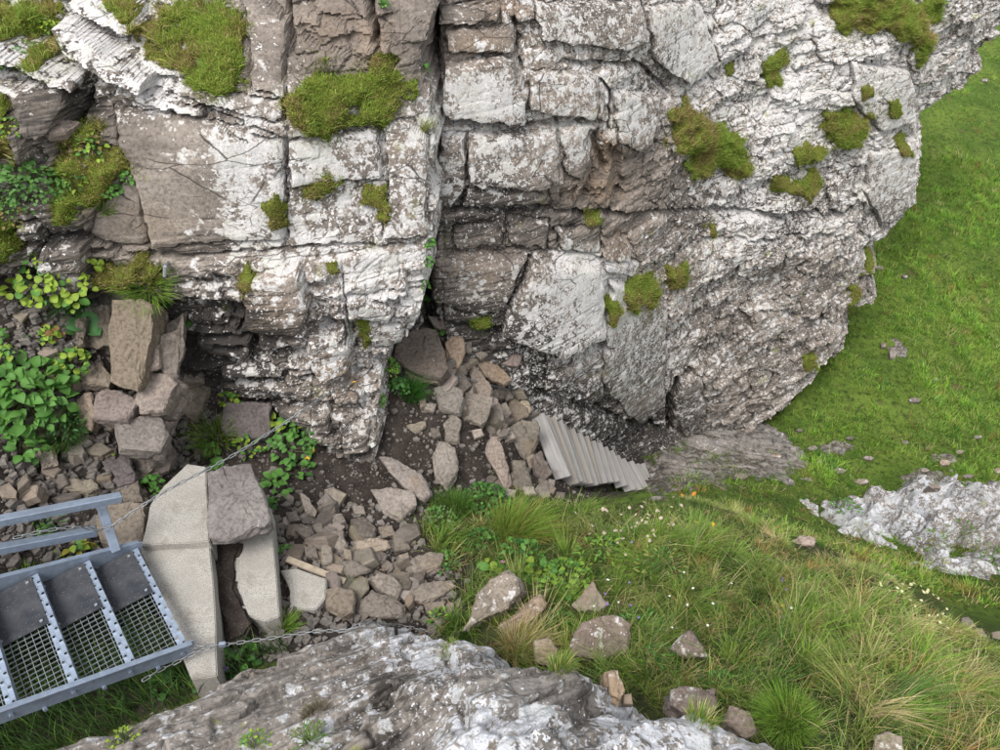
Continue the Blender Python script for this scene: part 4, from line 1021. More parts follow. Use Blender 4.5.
stone([(112,300),(140,299),(154,305),(153,335),(141,383),(136,391),(112,381),(109,342)], 'tallest brown block of the pile, split by a vertical crack', 0.26, (-.15,-.2), .25, .10, dd=4.98)
stone([(147,369),(165,373),(179,381),(162,411),(141,413),(135,400)], 'squared block leaning below the tall cracked block', 0.22, (-.25,-.1), .5, .06, dd=5.03)
stone([(114,424),(140,416),(160,414),(167,435),(160,450),(120,448)], 'wide flat-topped block low in the stone pile', 0.2, (0,0), .7, .05, dd=4.98)
stone([(95,395),(101,390),(122,391),(138,403),(126,420),(97,418)], 'rounded slab wedged left of the leaning squared block', 0.14, (0,0), .7, .04, dd=4.97)
stone([(82,362),(100,359),(111,374),(108,386),(82,384)], 'small brown slab under the tall cracked block', 0.12, (0,0), .6, .04)
stone([(78,400),(90,394),(94,410),(92,431),(78,426)], 'rusty brown upright stone beside the leafy plant', 0.10, (-.2,-.2), .3, .05)
stone([(93,308),(108,305),(111,346),(98,350),(84,348)], 'thin upright slab standing left of the tall block', 0.10, (-.3,-.2), .3, .06)
stone([(70,326),(84,318),(83,345),(76,349)], 'narrow stone tucked under the round dark leaf', 0.08, (-.3,-.2), .3, .05)
stone([(182,383),(208,380),(211,390),(196,416),(184,410)], 'grey wedge stone at the right edge of the pile', 0.14, (0.1,0), .6, .05)
stone([(178,371),(201,370),(203,380),(184,384)], 'small flat stone capping the grey wedge stone', 0.08, (0,0), .7, .06)
stone([(150,346),(158,345),(160,366),(149,370)], 'small pale stone set beside the tall block', 0.1, (-.1,-.2), .4, .08, dd=5.05)
stone([(159,335),(178,330),(184,312),(185,345),(176,377),(166,374),(160,362)], 'triangular upright stone right of the tall block', 0.18, (0.2,-.2), .3, .05, dd=5.1)
stone([(154,308),(164,306),(166,322),(160,344),(153,345)], 'narrow grey stone behind the tall block', 0.12, (0.1,-.2), .3, .02, dd=5.16)
stone([(165,325),(187,310),(180,330),(168,336)], 'thin pointed slab behind the triangular stone', 0.08, (0.1,-.1), .5, .02, dd=5.2)
stone([(128,450),(155,449),(161,458),(146,473),(135,471)], 'block under the wide flat-topped stone', 0.15, (0,-.1), .5, .05)
stone([(150,440),(166,436),(176,455),(170,472),(150,478),(146,470)], 'dark block at the pile foot next to the concrete', 0.2, (0.1,-.1), .4, .03)
stone([(160,412),(172,395),(180,402),(176,436),(168,440)], 'rough corner stone below the leaning block', 0.2, (0.2,-.2), .3, .02)
stone([(101,460),(127,455),(133,474),(118,478)], 'dark slate tile at the foot of the stone pile', 0.05, (0,0), .9, .05, tint=(.72,.70,.76))
stone([(113,480),(120,473),(135,472),(134,483),(118,487)], 'dark purple slate leaning under the slate tile', 0.05, (0,-.2), .7, .04, tint=(.55,.53,.64))
stone([(62,482),(72,478),(92,479),(98,488),(88,493),(64,488)], 'flat grey stone lying just above the handrail', 0.07, (0,0), .9, .05)
stone([(38,450),(50,446),(56,463),(43,468)], 'dark square stone among leaves above the handrail', 0.07, (0,0), .7, .05)
stone([(103,508),(118,502),(143,504),(146,515),(141,541),(118,546),(104,540),(98,520)], 'large brown boulder slab behind the handrail post', 0.18, (0,0), .9, .05)
stone([(120,490),(138,480),(142,502),(122,502)], 'blocky stone between the slate and the boulder slab', 0.12, (0,0), .8, .03)
stone([(118,540),(140,538),(141,550),(122,552)], 'low stone under the boulder slab by the landing', 0.08, (0,-.1), .7, .03)
stone([(225,404),(240,401),(270,403),(272,433),(262,437),(226,437),(222,428)], 'dark squared cracked block under the cliff foot', 0.2, (0,-.2), .5, .06, tint=(.75,.72,.76))
stone([(209,473),(216,470),(223,465),(238,466),(250,463),(256,478),(262,492),(268,510),(271,520),(265,526),(252,528),(243,534),(229,538),(212,537),(207,520),(210,498)], 'big smooth grey slab lying across the concrete step', 0.13, (0,0), 1.2, .06, mat='stone', dd=4.78, tint=(.93, .94, .99), rough=.9)
stone([(230,528),(262,520),(264,527),(234,538)], 'thin flake under the big smooth grey slab', 0.05, (0,-.2), .6, .0, dd=4.80)
stone([(43,130),(52,128),(60,120),(78,122),(66,132),(50,136)], 'pale flat stone on the mossy ledge', 0.05, (0,0), .8, .03)
# rubble under the crack
stone([(392,359),(401,333),(420,328),(437,331),(449,370),(441,379),(420,375),(397,363)], 'large dark layered slab fallen at the foot of the crack', 0.24, (0.1,-.1), .7, .08, tint=(.78,.74,.74))
stone([(400,366),(440,372),(443,380),(420,384),(398,372)], 'lower layer of the dark slab at the crack foot', 0.16, (0,-.3), .5, .03)
stone([(446,344),(450,336),(461,338),(463,352),(458,368),(446,363)], 'tan upright stone beside the dark layered slab', 0.10, (0,-.2), .4, .08, tint=(1.3,1.15,1.0))
stone([(470,355),(477,350),(498,367),(511,380),(504,386),(485,376)], 'long orange-brown stone leaning against the cliff', 0.10, (.1,-.2), .6, .10, tint=(1.35,1.15,.95))
stone([(470,364),(478,368),(493,388),(490,398),(475,396),(468,390)], 'grey slab under the long orange-brown stone', 0.08, (-.2,-.1), .7, .05)
stone([(466,393),(480,395),(492,398),(488,412),(482,426),(470,420),(461,422)], 'broad square slab in the middle of the rubble', 0.08, (0,0), .9, .06)
stone([(434,388),(446,384),(462,388),(464,400),(460,412),(440,409)], 'flat square stone left of the broad slab', 0.08, (0,0), .9, .06)
stone([(512,397),(526,408),(527,415),(512,424),(507,414)], 'small block leaning on the cliff above the boards', 0.1, (.1,-.1), .6, .05)
stone([(510,427),(520,421),(536,421),(540,433),(531,455),(524,459),(511,443)], 'large pale slab at the upper end of the wooden steps', 0.10, (0,0), .9, .08)
stone([(513,410),(522,399),(528,402),(530,412),(520,421),(512,418)], 'tan wedge stone above the large pale slab', 0.10, (.1,-.1), .6, .09)
stone([(489,438),(497,436),(508,465),(511,482),(505,486),(497,471),(487,452)], 'long narrow stone half sunk in the dark soil', 0.08, (0,0), .9, .05)
stone([(440,442),(455,446),(457,470),(448,486),(437,475),(435,455)], 'upright oval slab set in the dark soil', 0.08, (0,0), .9, .05)
stone([(379,456),(390,458),(408,466),(425,478),(431,493),(425,501),(405,488),(390,471)], 'long tapering brown slab on the gully floor', 0.08, (0,0), .9, .05)
stone([(372,490),(390,487),(412,490),(416,505),(400,520),(385,511)], 'broad pale grey slab below the tapering slab', 0.07, (0,0), 1, .04)
stone([(427,317),(436,316),(447,321),(446,329),(434,327)], 'small pale block lodged in the crack', 0.08, (0,-.2), .5, .06)
stone([(407,426),(425,420),(427,425),(416,433)], 'pale flat flake lying alone on dark soil', 0.03, (0,0), 1, .02)
stone([(452,411),(460,420),(459,440),(446,440),(444,424)], 'dark flat slab beside the pale flake', 0.06, (0,0), 1, .02)
stone([(490,353),(520,356),(518,366),(496,365)], 'thin ledge stone under the laminated cliff', 0.1, (0,-.3), .4, .03)
stone([(532,458),(541,452),(551,473),(546,481),(536,476)], 'slab propped against the first board', 0.06, (.1,0), .8, .05)
stone([(512,462),(525,462),(532,486),(516,489)], 'grey slab below the large pale slab', 0.06, (0,0), .9, .05)
RUB = 'small broken slabs in the rubble below the crack'
for poly in ([(455,371),(463,370),(470,383),(462,392),(454,386)], [(500,384),(508,386),(514,398),(506,401),(500,394)], [(489,411),(499,404),(504,419),(495,426)], [(498,406),(506,402),(512,412),(505,420)],
             [(526,457),(534,453),(538,462),(530,470)], [(505,425),(510,428),(509,437),(502,434)], [(500,436),(512,431),(516,437),(506,442)], [(464,337),(471,338),(472,352),(465,351)],
             [(463,352),(470,353),(468,365),(462,362)], [(538,478),(547,481),(548,490),(540,491)], [(522,486),(534,486),(536,494),(524,495)], [(505,488),(516,490),(514,498),(504,496)],
             [(446,368),(456,369),(454,377),(445,376)], [(488,354),(478,349),(472,352),(480,360)], [(419,400),(425,398),(426,405),(420,408)], [(425,403),(436,404),(434,412),(425,410)], [(430,428),(439,428),(441,436),(433,438)],
             [(536,436),(543,434),(547,448),(540,452)], [(549,478),(556,480),(554,490),(547,488)], [(472,430),(481,428),(484,436),(475,439)], [(494,427),(500,427),(502,436),(495,436)], [(556,492),(566,492),(564,499),(556,499)]):
    stone(poly, describe(poly, (tv := (lambda g: (g * 1.04, g, g * .94))(R.uniform(.78, 1.3))), 'in the rubble'), 0.06, (R.uniform(-.2,.2),R.uniform(-.2,.1)), .7, .04, group=RUB, tint=tv)
FLO = 'flat stones bedded in the gully floor'
for poly in ([(352,519),(362,517),(378,527),(375,538),(355,535)], [(353,541),(370,538),(388,541),(390,547),(372,554),(356,549)], [(342,563),(355,562),(369,570),(352,576),(342,572)], [(326,589),(340,588),(353,592),(353,612),(343,616),(327,606)],
             [(365,580),(378,575),(391,576),(400,588),(396,597),(380,592)], [(358,604),(372,591),(388,598),(405,606),(403,616),(375,618),(358,612)], [(299,492),(310,497),(318,511),(315,518),(303,512)], [(324,488),(334,486),(337,498),(332,507),(325,503)],
             [(329,533),(342,531),(346,545),(340,551),(331,546)], [(293,524),(310,525),(314,533),(305,538),(294,531)], [(405,570),(418,556),(430,550),(445,552),(441,566),(418,573)], [(413,591),(421,584),(450,579),(457,586),(437,600),(420,601)],
             [(425,603),(447,600),(441,611),(428,611)], [(321,545),(330,548),(331,562),(322,565)], [(343,548),(352,550),(352,560),(343,560)], [(311,520),(322,523),(324,533),(314,532)], [(302,545),(316,548),(318,558),(305,557)], [(378,527),(392,524),(396,535),(383,539)],
             [(392,540),(405,537),(410,548),(396,552)], [(352,505),(364,506),(366,514),(354,514)], [(399,555),(408,552),(410,560),(402,564)], [(330,515),(342,513),(346,522),(334,526)], [(285,512),(296,510),(300,520),(288,522)]):
    stone(poly, describe(poly, (tv := (lambda g: (g * 1.04, g, g * .94))(R.uniform(.78, 1.3))), 'bedded in the path'), 0.06, (R.uniform(-.15,.15),R.uniform(-.15,.1)), 1.0, .035, group=FLO, tint=tv)
stone([(505,569),(517,578),(520,590),(508,605),(490,615),(476,622),(461,632),(470,614),(480,595),(492,580)], 'long sloping lichen-flecked boulder rising from the grass', 0.25, (-.2,-.2), .5, .14, mat='lichen_stone')
stone([(541,594),(545,602),(535,618),(510,633),(502,625),(520,610)], 'slim pale boulder lying beside the long sloping boulder', 0.18, (.1,-.2), .5, .12, mat='lichen_stone')
stone([(574,633),(584,622),(597,617),(616,616),(630,625),(626,650),(602,660),(573,656),(570,645)], 'broad brown-sided boulder in the grass bank', 0.25, (-.1,-.1), .5, .14, mat='lichen_stone')
stone([(592,582),(598,589),(608,603),(600,611),(580,611),(572,605)], 'brown boulder half hidden in weeds above the broad boulder', 0.2, (-.1,-.2), .5, .10)
stone([(535,642),(548,640),(556,650),(552,664),(536,662)], 'small dark round stone beside straw-coloured grass', 0.12, (0,-.1), .6, .08)
stone([(688,632),(697,640),(706,656),(686,656),(671,650)], 'pointed grey stone standing in the grass bank', 0.2, (-.1,-.2), .4, .12, mat='lichen_stone')
stone([(669,690),(690,686),(714,690),(719,705),(710,718),(680,713),(668,707)], 'squat rounded stone behind the foreground boulder', 0.2, (0,0), .7, .10, mat='lichen_stone')
stone([(730,708),(748,712),(756,730),(745,737),(728,720)], 'small grey stone between boulder and bright tussock', 0.15, (.1,0), .6, .08)
stone([(607,672),(618,669),(626,690),(620,702),(608,694)], 'upright stone just behind the foreground boulder crest', 0.15, (.1,-.1), .5, .08, mat='lichen_stone')
stone([(623,694),(632,693),(633,705),(624,704)], 'little stone behind the foreground boulder crest', 0.08, (.1,-.1), .5, .06)
stone([(874,736),(890,731),(903,736),(908,752),(872,752)], 'pale stone showing through tall grass near the bank foot', 0.2, (0,0), .7, .10, mat='lichen_stone')
stone([(961,618),(968,616),(976,626),(970,630),(962,625)], 'square grey stone on the slope behind the bank', 0.1, (0,0), .8, .05)
stone([(974,626),(982,628),(989,638),(980,637)], 'flat stone below the square grey stone', 0.08, (0,0), .8, .05)
stone([(991,632),(1003,630),(1005,640),(993,639)], 'white-topped stone on the slope behind the bank', 0.1, (0,0), .8, .05, mat='lichen_stone')
stone([(784,541),(800,537),(815,539),(813,545),(788,546)], 'pinkish flat stone at the crest of the grass bank', 0.12, (0,0), .7, .05)
HILL = 'grey stones scattered on the green hillside'
for x, y, w, h in ((893,352,10,14),(915,400,16,6),(840,470,14,7),(812,448,12,6),(868,458,12,5),(945,462,14,7),(960,452,10,5),(925,470,10,5),(1000,470,16,6),(978,437,10,4),(880,268,10,5),(905,276,7,4),(985,80,8,4),(720,398,8,5),(800,430,8,4),(863,482,16,6),(752,410,9,5),(776,456,12,5),(740,476,16,6),(820,462,7,5),(936,486,16,6),(968,476,12,5),(850,438,9,4),(905,442,10,5),(884,345,7,6),(936,380,6,4)):
    a0 = [R.uniform(.7, 1.15) for _ in range(6)]
    poly = [(x + w / 2 * a0[i] * math.cos(i * 1.047), y + h / 2 * a0[i] * math.sin(i * 1.047)) for i in range(6)]; g = R.uniform(.85, 1.2); tv = (g, g, g)
    stone(poly, describe(poly, tv, 'in the grass'), 0.2, (R.uniform(-.1,.1), -.1), .8, .06, group=HILL, mat='lichen_stone', tint=tv)

# random small stones of the scree, each its own object, and fine gravel as one mass
def rock_variant(seed):
    """a split slab: uneven convex outline, two broken faces that are not parallel"""
    r = random.Random(seed); n_ = r.choice((4, 5, 5, 6)); a0 = r.uniform(0, 6); V = []
    ang = sorted(a0 + 2 * math.pi * (i + r.uniform(-.3, .3)) / n_ for i in range(n_)); rad = [r.uniform(.38, .58) for _ in ang]
    tx, ty = r.uniform(-.25, .25), r.uniform(-.25, .25); h = r.uniform(.16, .30)
    for sc, z in ((.86, h), (1.0, h * .72), (r.uniform(.85, 1.05), -h)):
        for a, q_ in zip(ang, rad):
            x, y = math.cos(a) * q_ * sc + r.uniform(-.03, .03), math.sin(a) * q_ * sc + r.uniform(-.03, .03); V.append((x, y, z + tx * x + ty * y + r.uniform(-.02, .02)))
    F_ = [tuple(range(n_)), tuple(range(3 * n_ - 1, 2 * n_ - 1, -1))]
    for k in range(2): F_ += [(k * n_ + i, (k + 1) * n_ + i, (k + 1) * n_ + (i + 1) % n_, k * n_ + (i + 1) % n_) for i in range(n_)]
    me = mesh_py('stone', V, F_); bm = bmesh.new(); bm.from_mesh(me); bmesh.ops.recalc_face_normals(bm, faces=bm.faces); bmesh.ops.triangulate(bm, faces=bm.faces); bm.to_mesh(me); bm.free(); me.materials.append(M['stone']); return me
VAR = [rock_variant(i) for i in range(14)]
def on_ground(p): return abs(p[2] - float(ground_rbf(np.array([p[0]]), np.array([p[1]]))[0])) < 0.14
def scatter(poly, n, smin, smax, label, group, avoid=True):
    xs, ys = [p[0] for p in poly], [p[1] for p in poly]; c = 0; tries = 0
    while c < n and tries < n * 12:
        tries += 1; x, y = R.uniform(min(xs), max(xs)), R.uniform(min(ys), max(ys))
        if not in_poly(np.array([x]), np.array([y]), poly)[0]: continue
        if avoid and any((x - a) ** 2 + (y - b_) ** 2 < (s * 0.42) ** 2 for a, b_, s in STONE_HITS): continue
        p, n_, d = cast(x, y)
        if not on_ground(p) or 275 < x < 330 and 560 < y < 615: continue
        s = smin * (smax / smin) ** (R.random() ** 1.6)
        o = link('stone', R.choice(VAR), None, loc=p + np.array([0, 0, s * 0.10]), rot=(R.uniform(-.45, .45), R.uniform(-.45, .45), R.uniform(0, 6.3)), scale=(s * R.uniform(.8, 1.3), s * R.uniform(.55, 1), s * R.uniform(.5, 1.1))); g_ = R.uniform(.68, 1.38); o.color = (g_ * R.uniform(1.0, 1.10), g_, g_ * R.uniform(.86, 1.0), 1)
        tag(o, label, 'stone', group); c += 1
scatter([(20,425),(110,400),(175,470),(140,510),(110,500),(0,505)], 66, 0.07, 0.19, 'small broken stone in the scree above the handrail', 'scree stones above the handrail')
scatter([(0,290),(75,310),(85,400),(60,420),(0,330)], 20, 0.06, 0.13, 'small dark stone in the scree between the leafy plants', 'scree stones between the leafy plants')
scatter([(435,360),(500,370),(535,415),(555,495),(500,495),(480,470),(500,440),(455,410)], 75, 0.10, 0.24, 'small stone filling gaps in the slab rubble', 'small rubble stones')
scatter([(285,500),(340,500),(400,520),(440,600),(400,615),(330,625),(285,560)], 60, 0.09, 0.22, 'little loose stone on the dark gully floor', 'little stones on the gully floor')
def gravel():
    bases = [(np.array([v.co[:] for v in b.vertices]), np.array([p.vertices[:] for p in b.polygons])) for b in VAR]; V, F_ = [], []; o_ = 0
    got = 0
    while got < 5200:
        x, y = R.uniform(0, 660), R.uniform(300, 660)
        if not (in_poly(np.array([x]), np.array([y]), SOIL)[0] or in_poly(np.array([x]), np.array([y]), SCREE)[0]): continue
        p, n_, d = cast(x, y)
        if not on_ground(p): continue
        s = 0.011 * (5.0 ** (R.random() ** 1.7)); scr = in_poly(np.array([x]), np.array([y]), SCREE)[0] or y > 500; s *= 1.5 if scr else 1.0; a = R.uniform(0, 6.3); ca, sa = math.cos(a), math.sin(a)
        bv_, bf_ = R.choice(bases); q_ = bv_ * s * np.array([R.uniform(.8, 1.4), R.uniform(.7, 1.1), R.uniform(.7, 1.3)])
        V.append(np.stack([q_[:, 0] * ca - q_[:, 1] * sa, q_[:, 0] * sa + q_[:, 1] * ca, q_[:, 2]], 1) + p + n_ * s * 0.15); F_.append(bf_ + o_); o_ += len(bv_); got += 1
    tag(link('gravel', mesh_np('gravel', np.concatenate(V), np.concatenate(F_)), M['stone']), 'fine gravel and stone chips strewn over the dark soil', kind='stuff')
gravel()

# ------------------------------------------------------------------ grass blades and leaves
def blades(roots, nrm, length, width, lean, col, tipcol=None, seg=3):
    """one mesh of curved tapering blades; lean is a (n,3) horizontal bend"""
    n = len(roots); roots = np.asarray(roots); length = np.asarray(length)[:, None]; lean = np.asarray(lean)
    up = np.asarray(nrm); side = np.cross(lean + rng.normal(0, 0.25, (n, 3)), up); side /= np.linalg.norm(side, axis=1)[:, None] + 1e-9
    w = np.asarray(width)[:, None] * 0.5; V = []; C = []
    tipcol = col * 1.15 if tipcol is None else tipcol
    for i in range(seg + 1):
        t = i / seg
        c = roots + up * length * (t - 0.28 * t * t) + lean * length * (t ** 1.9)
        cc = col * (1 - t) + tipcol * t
        if i < seg: ww = w * (1 - 0.55 * t); V += [c - side * ww, c + side * ww]; C += [cc, cc]
        else: V.append(c); C.append(cc)
    m_ = len(V); VV = np.stack(V, 1).reshape(-1, 3); CC = np.stack(C, 1).reshape(-1, 3); base = np.arange(n)[:, None] * m_
    F_ = []
    for i in range(seg - 1): a = 2 * i; F_ += [[a, a + 1, a + 3], [a, a + 3, a + 2]]
    a = 2 * (seg - 1); F_.append([a, a + 1, a + 2])
    F_ = (base[:, None, :] + np.array(F_)[None]).reshape(-1, 3)
    return VV, F_, CC.clip(0, 1)
GREEN, DGREEN, YGREEN, STRAW, RUST, LIME = [np.array(c) for c in ((0.125, 0.220, 0.036), (0.055, 0.125, 0.024), (0.245, 0.290, 0.070), (0.48, 0.40, 0.21), (0.32, 0.19, 0.075), (0.175, 0.300, 0.040))]
def mixcol(n, parts):
    """random blend of palette colours, parts = [(colour, weight)]"""
    w = np.array([p[1] for p in parts], float); k = rng.choice(len(parts), n, p=w / w.sum()); c = np.array([p[0] for p in parts])[k]
    return c * rng.uniform(0.72, 1.28, (n, 1)) * (1 + rng.normal(0, 0.05, (n, 3)))
def blade_obj(name, parts, parent=None, mat='grass'):
    V, F_, C, o_ = [], [], [], 0
    for v, f, c in parts: V.append(v); F_.append(f + o_); C.append(c); o_ += len(v)
    return link(name, mesh_np(name, np.concatenate(V), np.concatenate(F_), {'col': np.concatenate(C)}), M[mat], parent)
def rand_lean(n, s): a = rng.uniform(0, 2 * np.pi, n); r_ = np.abs(rng.normal(0, s, n)); return np.stack([np.cos(a) * r_, np.sin(a) * r_, np.zeros(n)], 1)
UPV = np.array([0, 0, 1.0])

# --- the near bank: tall meadow grass
NOG = [SOIL, SCREE, A_out, B_out, BEDROCK]
def ground_pts(n, x0, x1, y0, y1):
    X = rng.uniform(x0, x1, n); Y = rng.uniform(y0, y1, n); Z = ground_height(X, Y); V = np.stack([X, Y, Z], 1); px, py, d = proj(V); return V, px, py, d
BANK = [(425,498),(500,486),(545,502),(600,506),(660,498),(700,494),(750,516),(800,552),(870,568),(915,602),(960,628),(1010,660),(1200,720),(1300,1400),(420,1400),(440,640),(470,590),(420,545)]
def tufts(V, nper, spread):
    """clumps: each centre gets blades that fan out from it; returns roots, outward lean, index of the clump"""
    n = len(V); k = np.repeat(np.arange(n), nper); m_ = len(k); a = rng.uniform(0, 2 * np.pi, m_); s = spread[k] * np.abs(rng.normal(0, 1, m_))
    off = np.stack([np.cos(a) * s, np.sin(a) * s, np.zeros(m_)], 1); X = V[k, 0] + off[:, 0]; Y = V[k, 1] + off[:, 1]
    return np.stack([X, Y, ground_height(X, Y)], 1), off / (spread[k][:, None] * 2.2), k
V, px, py, d = ground_pts(8200, -0.9, 4.6, 0.9, 5.2)
ok = in_poly(px, py, BANK) & ~in_poly(px, py, B_out) & (px < 1090) & (py < 830)
lefty = smooth(650, 560, px) * smooth(520, 570, py)
ok &= rng.random(len(V)) > 0.5 * lefty
V, px, py = V[ok], px[ok], py[ok]; nt_ = len(V)
dry = np.clip(shepard(px, py, [(880,620,.85),(940,660,.9),(920,700,.7),(800,560,.75),(860,570,.6),(620,510,.5),(700,540,.15),(650,560,.15),(760,640,.35),(700,600,.3),(600,640,.3),(520,640,.5),(530,570,.1),(780,700,.1),(850,740,.45),(980,740,.6),(680,690,.5),(740,580,.4),(820,610,.45),(560,520,.3)], 28), 0, 1)
bushy = fbm(V[:, 0], V[:, 1], V[:, 0] * 0, 1.8, 3, seed=91)
cl = np.interp(px, [600, 690, 745, 800, 870, 910, 950, 1000], [503, 503, 524, 564, 578, 612, 634, 668]); tl = rng.uniform(0.09, 0.25, nt_) * (1 + 0.6 * bushy) * (1 - 0.55 * smooth(45, 10, np.abs(py - cl)))
tl *= 1 - 0.70 * smooth(512, 498, py) * smooth(700, 650, px) * smooth(525, 560, px)
big = rng.random(nt_) < 0.09; tl = np.where(big, tl * 1.3, tl)
sel = rng.random(nt_) < dry * 0.52
pal = np.where(sel[:, None], np.array([STRAW, RUST, YGREEN, STRAW * .8])[rng.integers(0, 4, nt_)], np.array([GREEN, GREEN * .85, DGREEN, YGREEN, LIME, (0.115, 0.16, 0.040), (0.16, 0.20, 0.045)])[rng.integers(0, 7, nt_)])
pal = pal * (1.08 + 0.50 * bushy)[:, None]
roots, off, k = tufts(V, np.where(big, 80, np.where(sel, 24, 34)), rng.uniform(0.022, 0.055, nt_)); m_ = len(k)
tw = rand_lean(nt_, 0.30) + np.array([0.05, -0.12, 0])
lean = off * 0.75 + tw[k] + rand_lean(m_, 0.16)
col = pal[k] * rng.uniform(.72, 1.28, (m_, 1)); st_ = rng.random(m_) < 0.03 + 0.09 * dry[k]; col[st_] = STRAW * rng.uniform(.7, 1.1, (st_.sum(), 1))
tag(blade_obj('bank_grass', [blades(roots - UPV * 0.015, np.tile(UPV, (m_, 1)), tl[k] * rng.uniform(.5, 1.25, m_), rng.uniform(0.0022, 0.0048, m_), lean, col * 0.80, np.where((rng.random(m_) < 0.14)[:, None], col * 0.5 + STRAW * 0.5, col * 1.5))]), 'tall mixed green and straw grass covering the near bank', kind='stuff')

# --- short turf on the hillside and behind the bank
V1, p1, q1, d1 = ground_pts(20000, 1.4, 15, 4.2, 16); V2, p2, q2, d2 = ground_pts(10000, 5, 30, 9, 36)
V = np.concatenate([V1, V2]); px, py, d = [np.concatenate(a) for a in ((p1, p2), (q1, q2), (d1, d2))]
tm, bm_, _, _, _ = ground_masks(V)
bushy = fbm(V[:, 0], V[:, 1], V[:, 0] * 0, 1.1, 4, seed=93)
ok = (px > 600) & (px < 1070) & (py > -40) & (py < 660) & (rng.random(len(V)) > bm_ * 1.3) & (tm > 0.4) & ~in_poly(px, py, BANK) & (~in_poly(px, py, C_out) | (rng.random(len(V)) < 0.8))
ok &= rng.uniform(-0.9, 0.4, len(V)) < bushy + 0.25
V, bushy, px, py = V[ok], bushy[ok], px[ok], py[ok]; nt_ = len(V)
nearb = smooth(480, 520, py); rus = smooth(0.05, 0.5, fbm(V[:, 0], V[:, 1], V[:, 0] * 0, 0.7, 3, seed=94))
sel = rng.random(nt_) < 0.16 * rus + 0.45 * nearb + 0.05
pal = np.where(sel[:, None], np.array([STRAW * .75, RUST * .8, YGREEN * .9, YGREEN])[rng.integers(0, 4, nt_)], np.array([GREEN * 1.1, LIME, LIME * 1.15, (0.17, 0.28, 0.045), YGREEN, DGREEN * 1.3])[rng.integers(0, 6, nt_)])
pal = pal * (1.12 + 0.5 * bushy)[:, None] * rng.uniform(.8, 1.2, (nt_, 1))
roots, off, k = tufts(V, np.full(nt_, 17), rng.uniform(0.04, 0.09, nt_)); m_ = len(k)
tl = rng.uniform(0.05, 0.135, nt_) * (1 + 0.8 * bushy)
tag(blade_obj('hill_grass', [blades(roots - UPV * 0.01, np.tile(UPV, (m_, 1)), tl[k] * rng.uniform(.6, 1.3, m_), rng.uniform(0.006, 0.012, m_), off * 0.8 + rand_lean(nt_, .25)[k] + rand_lean(m_, 0.2), pal[k] * rng.uniform(.72, 1.28, (m_, 1)), seg=2)]), 'short bright green turf on the hillside', kind='stuff')

# --- grass under the stair, blades coloured darker for its shade
V, px, py, d = ground_pts(17000, -3.6, -1.2, 1.0, 3.2)
ok = in_poly(px, py, [(-90,590),(30,640),(110,610),(150,590),(190,680),(215,690),(250,650),(300,650),(200,700),(100,745),(-90,790)])
V = V[ok]; n = len(V)
tag(blade_obj('shade_grass', [blades(V, np.tile(UPV, (n, 1)), rng.uniform(0.10, 0.26, n), rng.uniform(0.003, 0.007, n), rand_lean(n, 0.4) + np.array([-0.3, 0.1, 0]), mixcol(n, [(DGREEN * .8, 5), (GREEN, .8)]))]), 'shade-darkened green grass growing beneath the metal staircase', kind='stuff')

# ------------------------------------------------------------------ tussocks
def tussock(px, py, rpx, hpx, nb, label, pal, lean=(0, 0, 0), wid=0.004, name='grass_tussock', spread=0.5, group=None):
    p, nrm, d = cast(px, py); r_ = rpx / FPX * d; h = hpx / FPX * d
    a = rng.uniform(0, 2 * np.pi, nb); rr = np.sqrt(rng.random(nb)) * r_ * 0.55; off = np.stack([np.cos(a) * rr, np.sin(a) * rr, np.zeros(nb)], 1)
    ax = nrm * 0.5 + UPV * 0.5; ax /= np.linalg.norm(ax)
    t1 = np.cross(ax, [0, 1, 0.1]); t1 /= np.linalg.norm(t1); t2 = np.cross(ax, t1)
    root = off[:, :1] * t1 + off[:, 1:2] * t2
    ln = h * rng.uniform(0.55, 1.15, nb) * 1.15
    lv = root / (r_ * 0.55 + 1e-6) * spread + rand_lean(nb, 0.18) + np.array(lean)
    v, f, c = blades(root - ax * 0.02, np.tile(ax, (nb, 1)), ln, np.full(nb, wid) * rng.uniform(.7, 1.3, nb), lv, mixcol(nb, pal))
    o = tag(link(name, mesh_np(name, v, f, {'col': c}), M['grass'], loc=p), label, 'grass', group)
    return o
G1 = [(GREEN, 4), (LIME, 3), (YGREEN, 1)]; GD = [(DGREEN, 4), (GREEN, 2)]; GS = [(STRAW, 4), (YGREEN, 2), (RUST, .6)]; GM = [(GREEN, 3), (YGREEN, 2), (STRAW, 1)]
tussock(515,535,42,38,1500,'bright green tussock with russet base at the grass bank top', [(LIME, 4), (YGREEN, 3), (RUST, .7)], (0.25,-.1,0))
tussock(455,510,30,22,700,'dark green tussock at the rubble edge', GD, (-.1,-.1,0))
tussock(787,722,34,38,1500,'bright lime tussock at the lower bank', [(LIME, 4), (GREEN, 2)], (-.1,-.1,0), 0.0035)
tussock(912,722,24,32,700,'bright green tussock near the corner of the bank', [(LIME, 3), (GREEN, 3)], (0.05,-.1,0), 0.0035)
tussock(150,290,30,26,600,'green tussock overhanging the tall cracked block', G1, (0.15,-.3,0), 0.004, spread=.7)
tussock(283,630,16,24,260,'green tussock at the foot of the concrete step', G1, (0.2,0,0))
tussock(460,632,24,26,420,'green tussock beside the chain peg rock', GD+[(LIME, 2)], (0,-.1,0))
tussock(520,652,30,40,700,'straw-coloured dry tussock beside the dark round stone', GS, (0.2,-.1,0))
tussock(585,640,20,26,350,'green grass clump wrapping the broad boulder', G1, (0,0,0))
tussock(345,588,10,12,120,'small green tuft between floor stones', G1)
tussock(355,585,8,10,100,'little green tuft beside the lath end', G1)
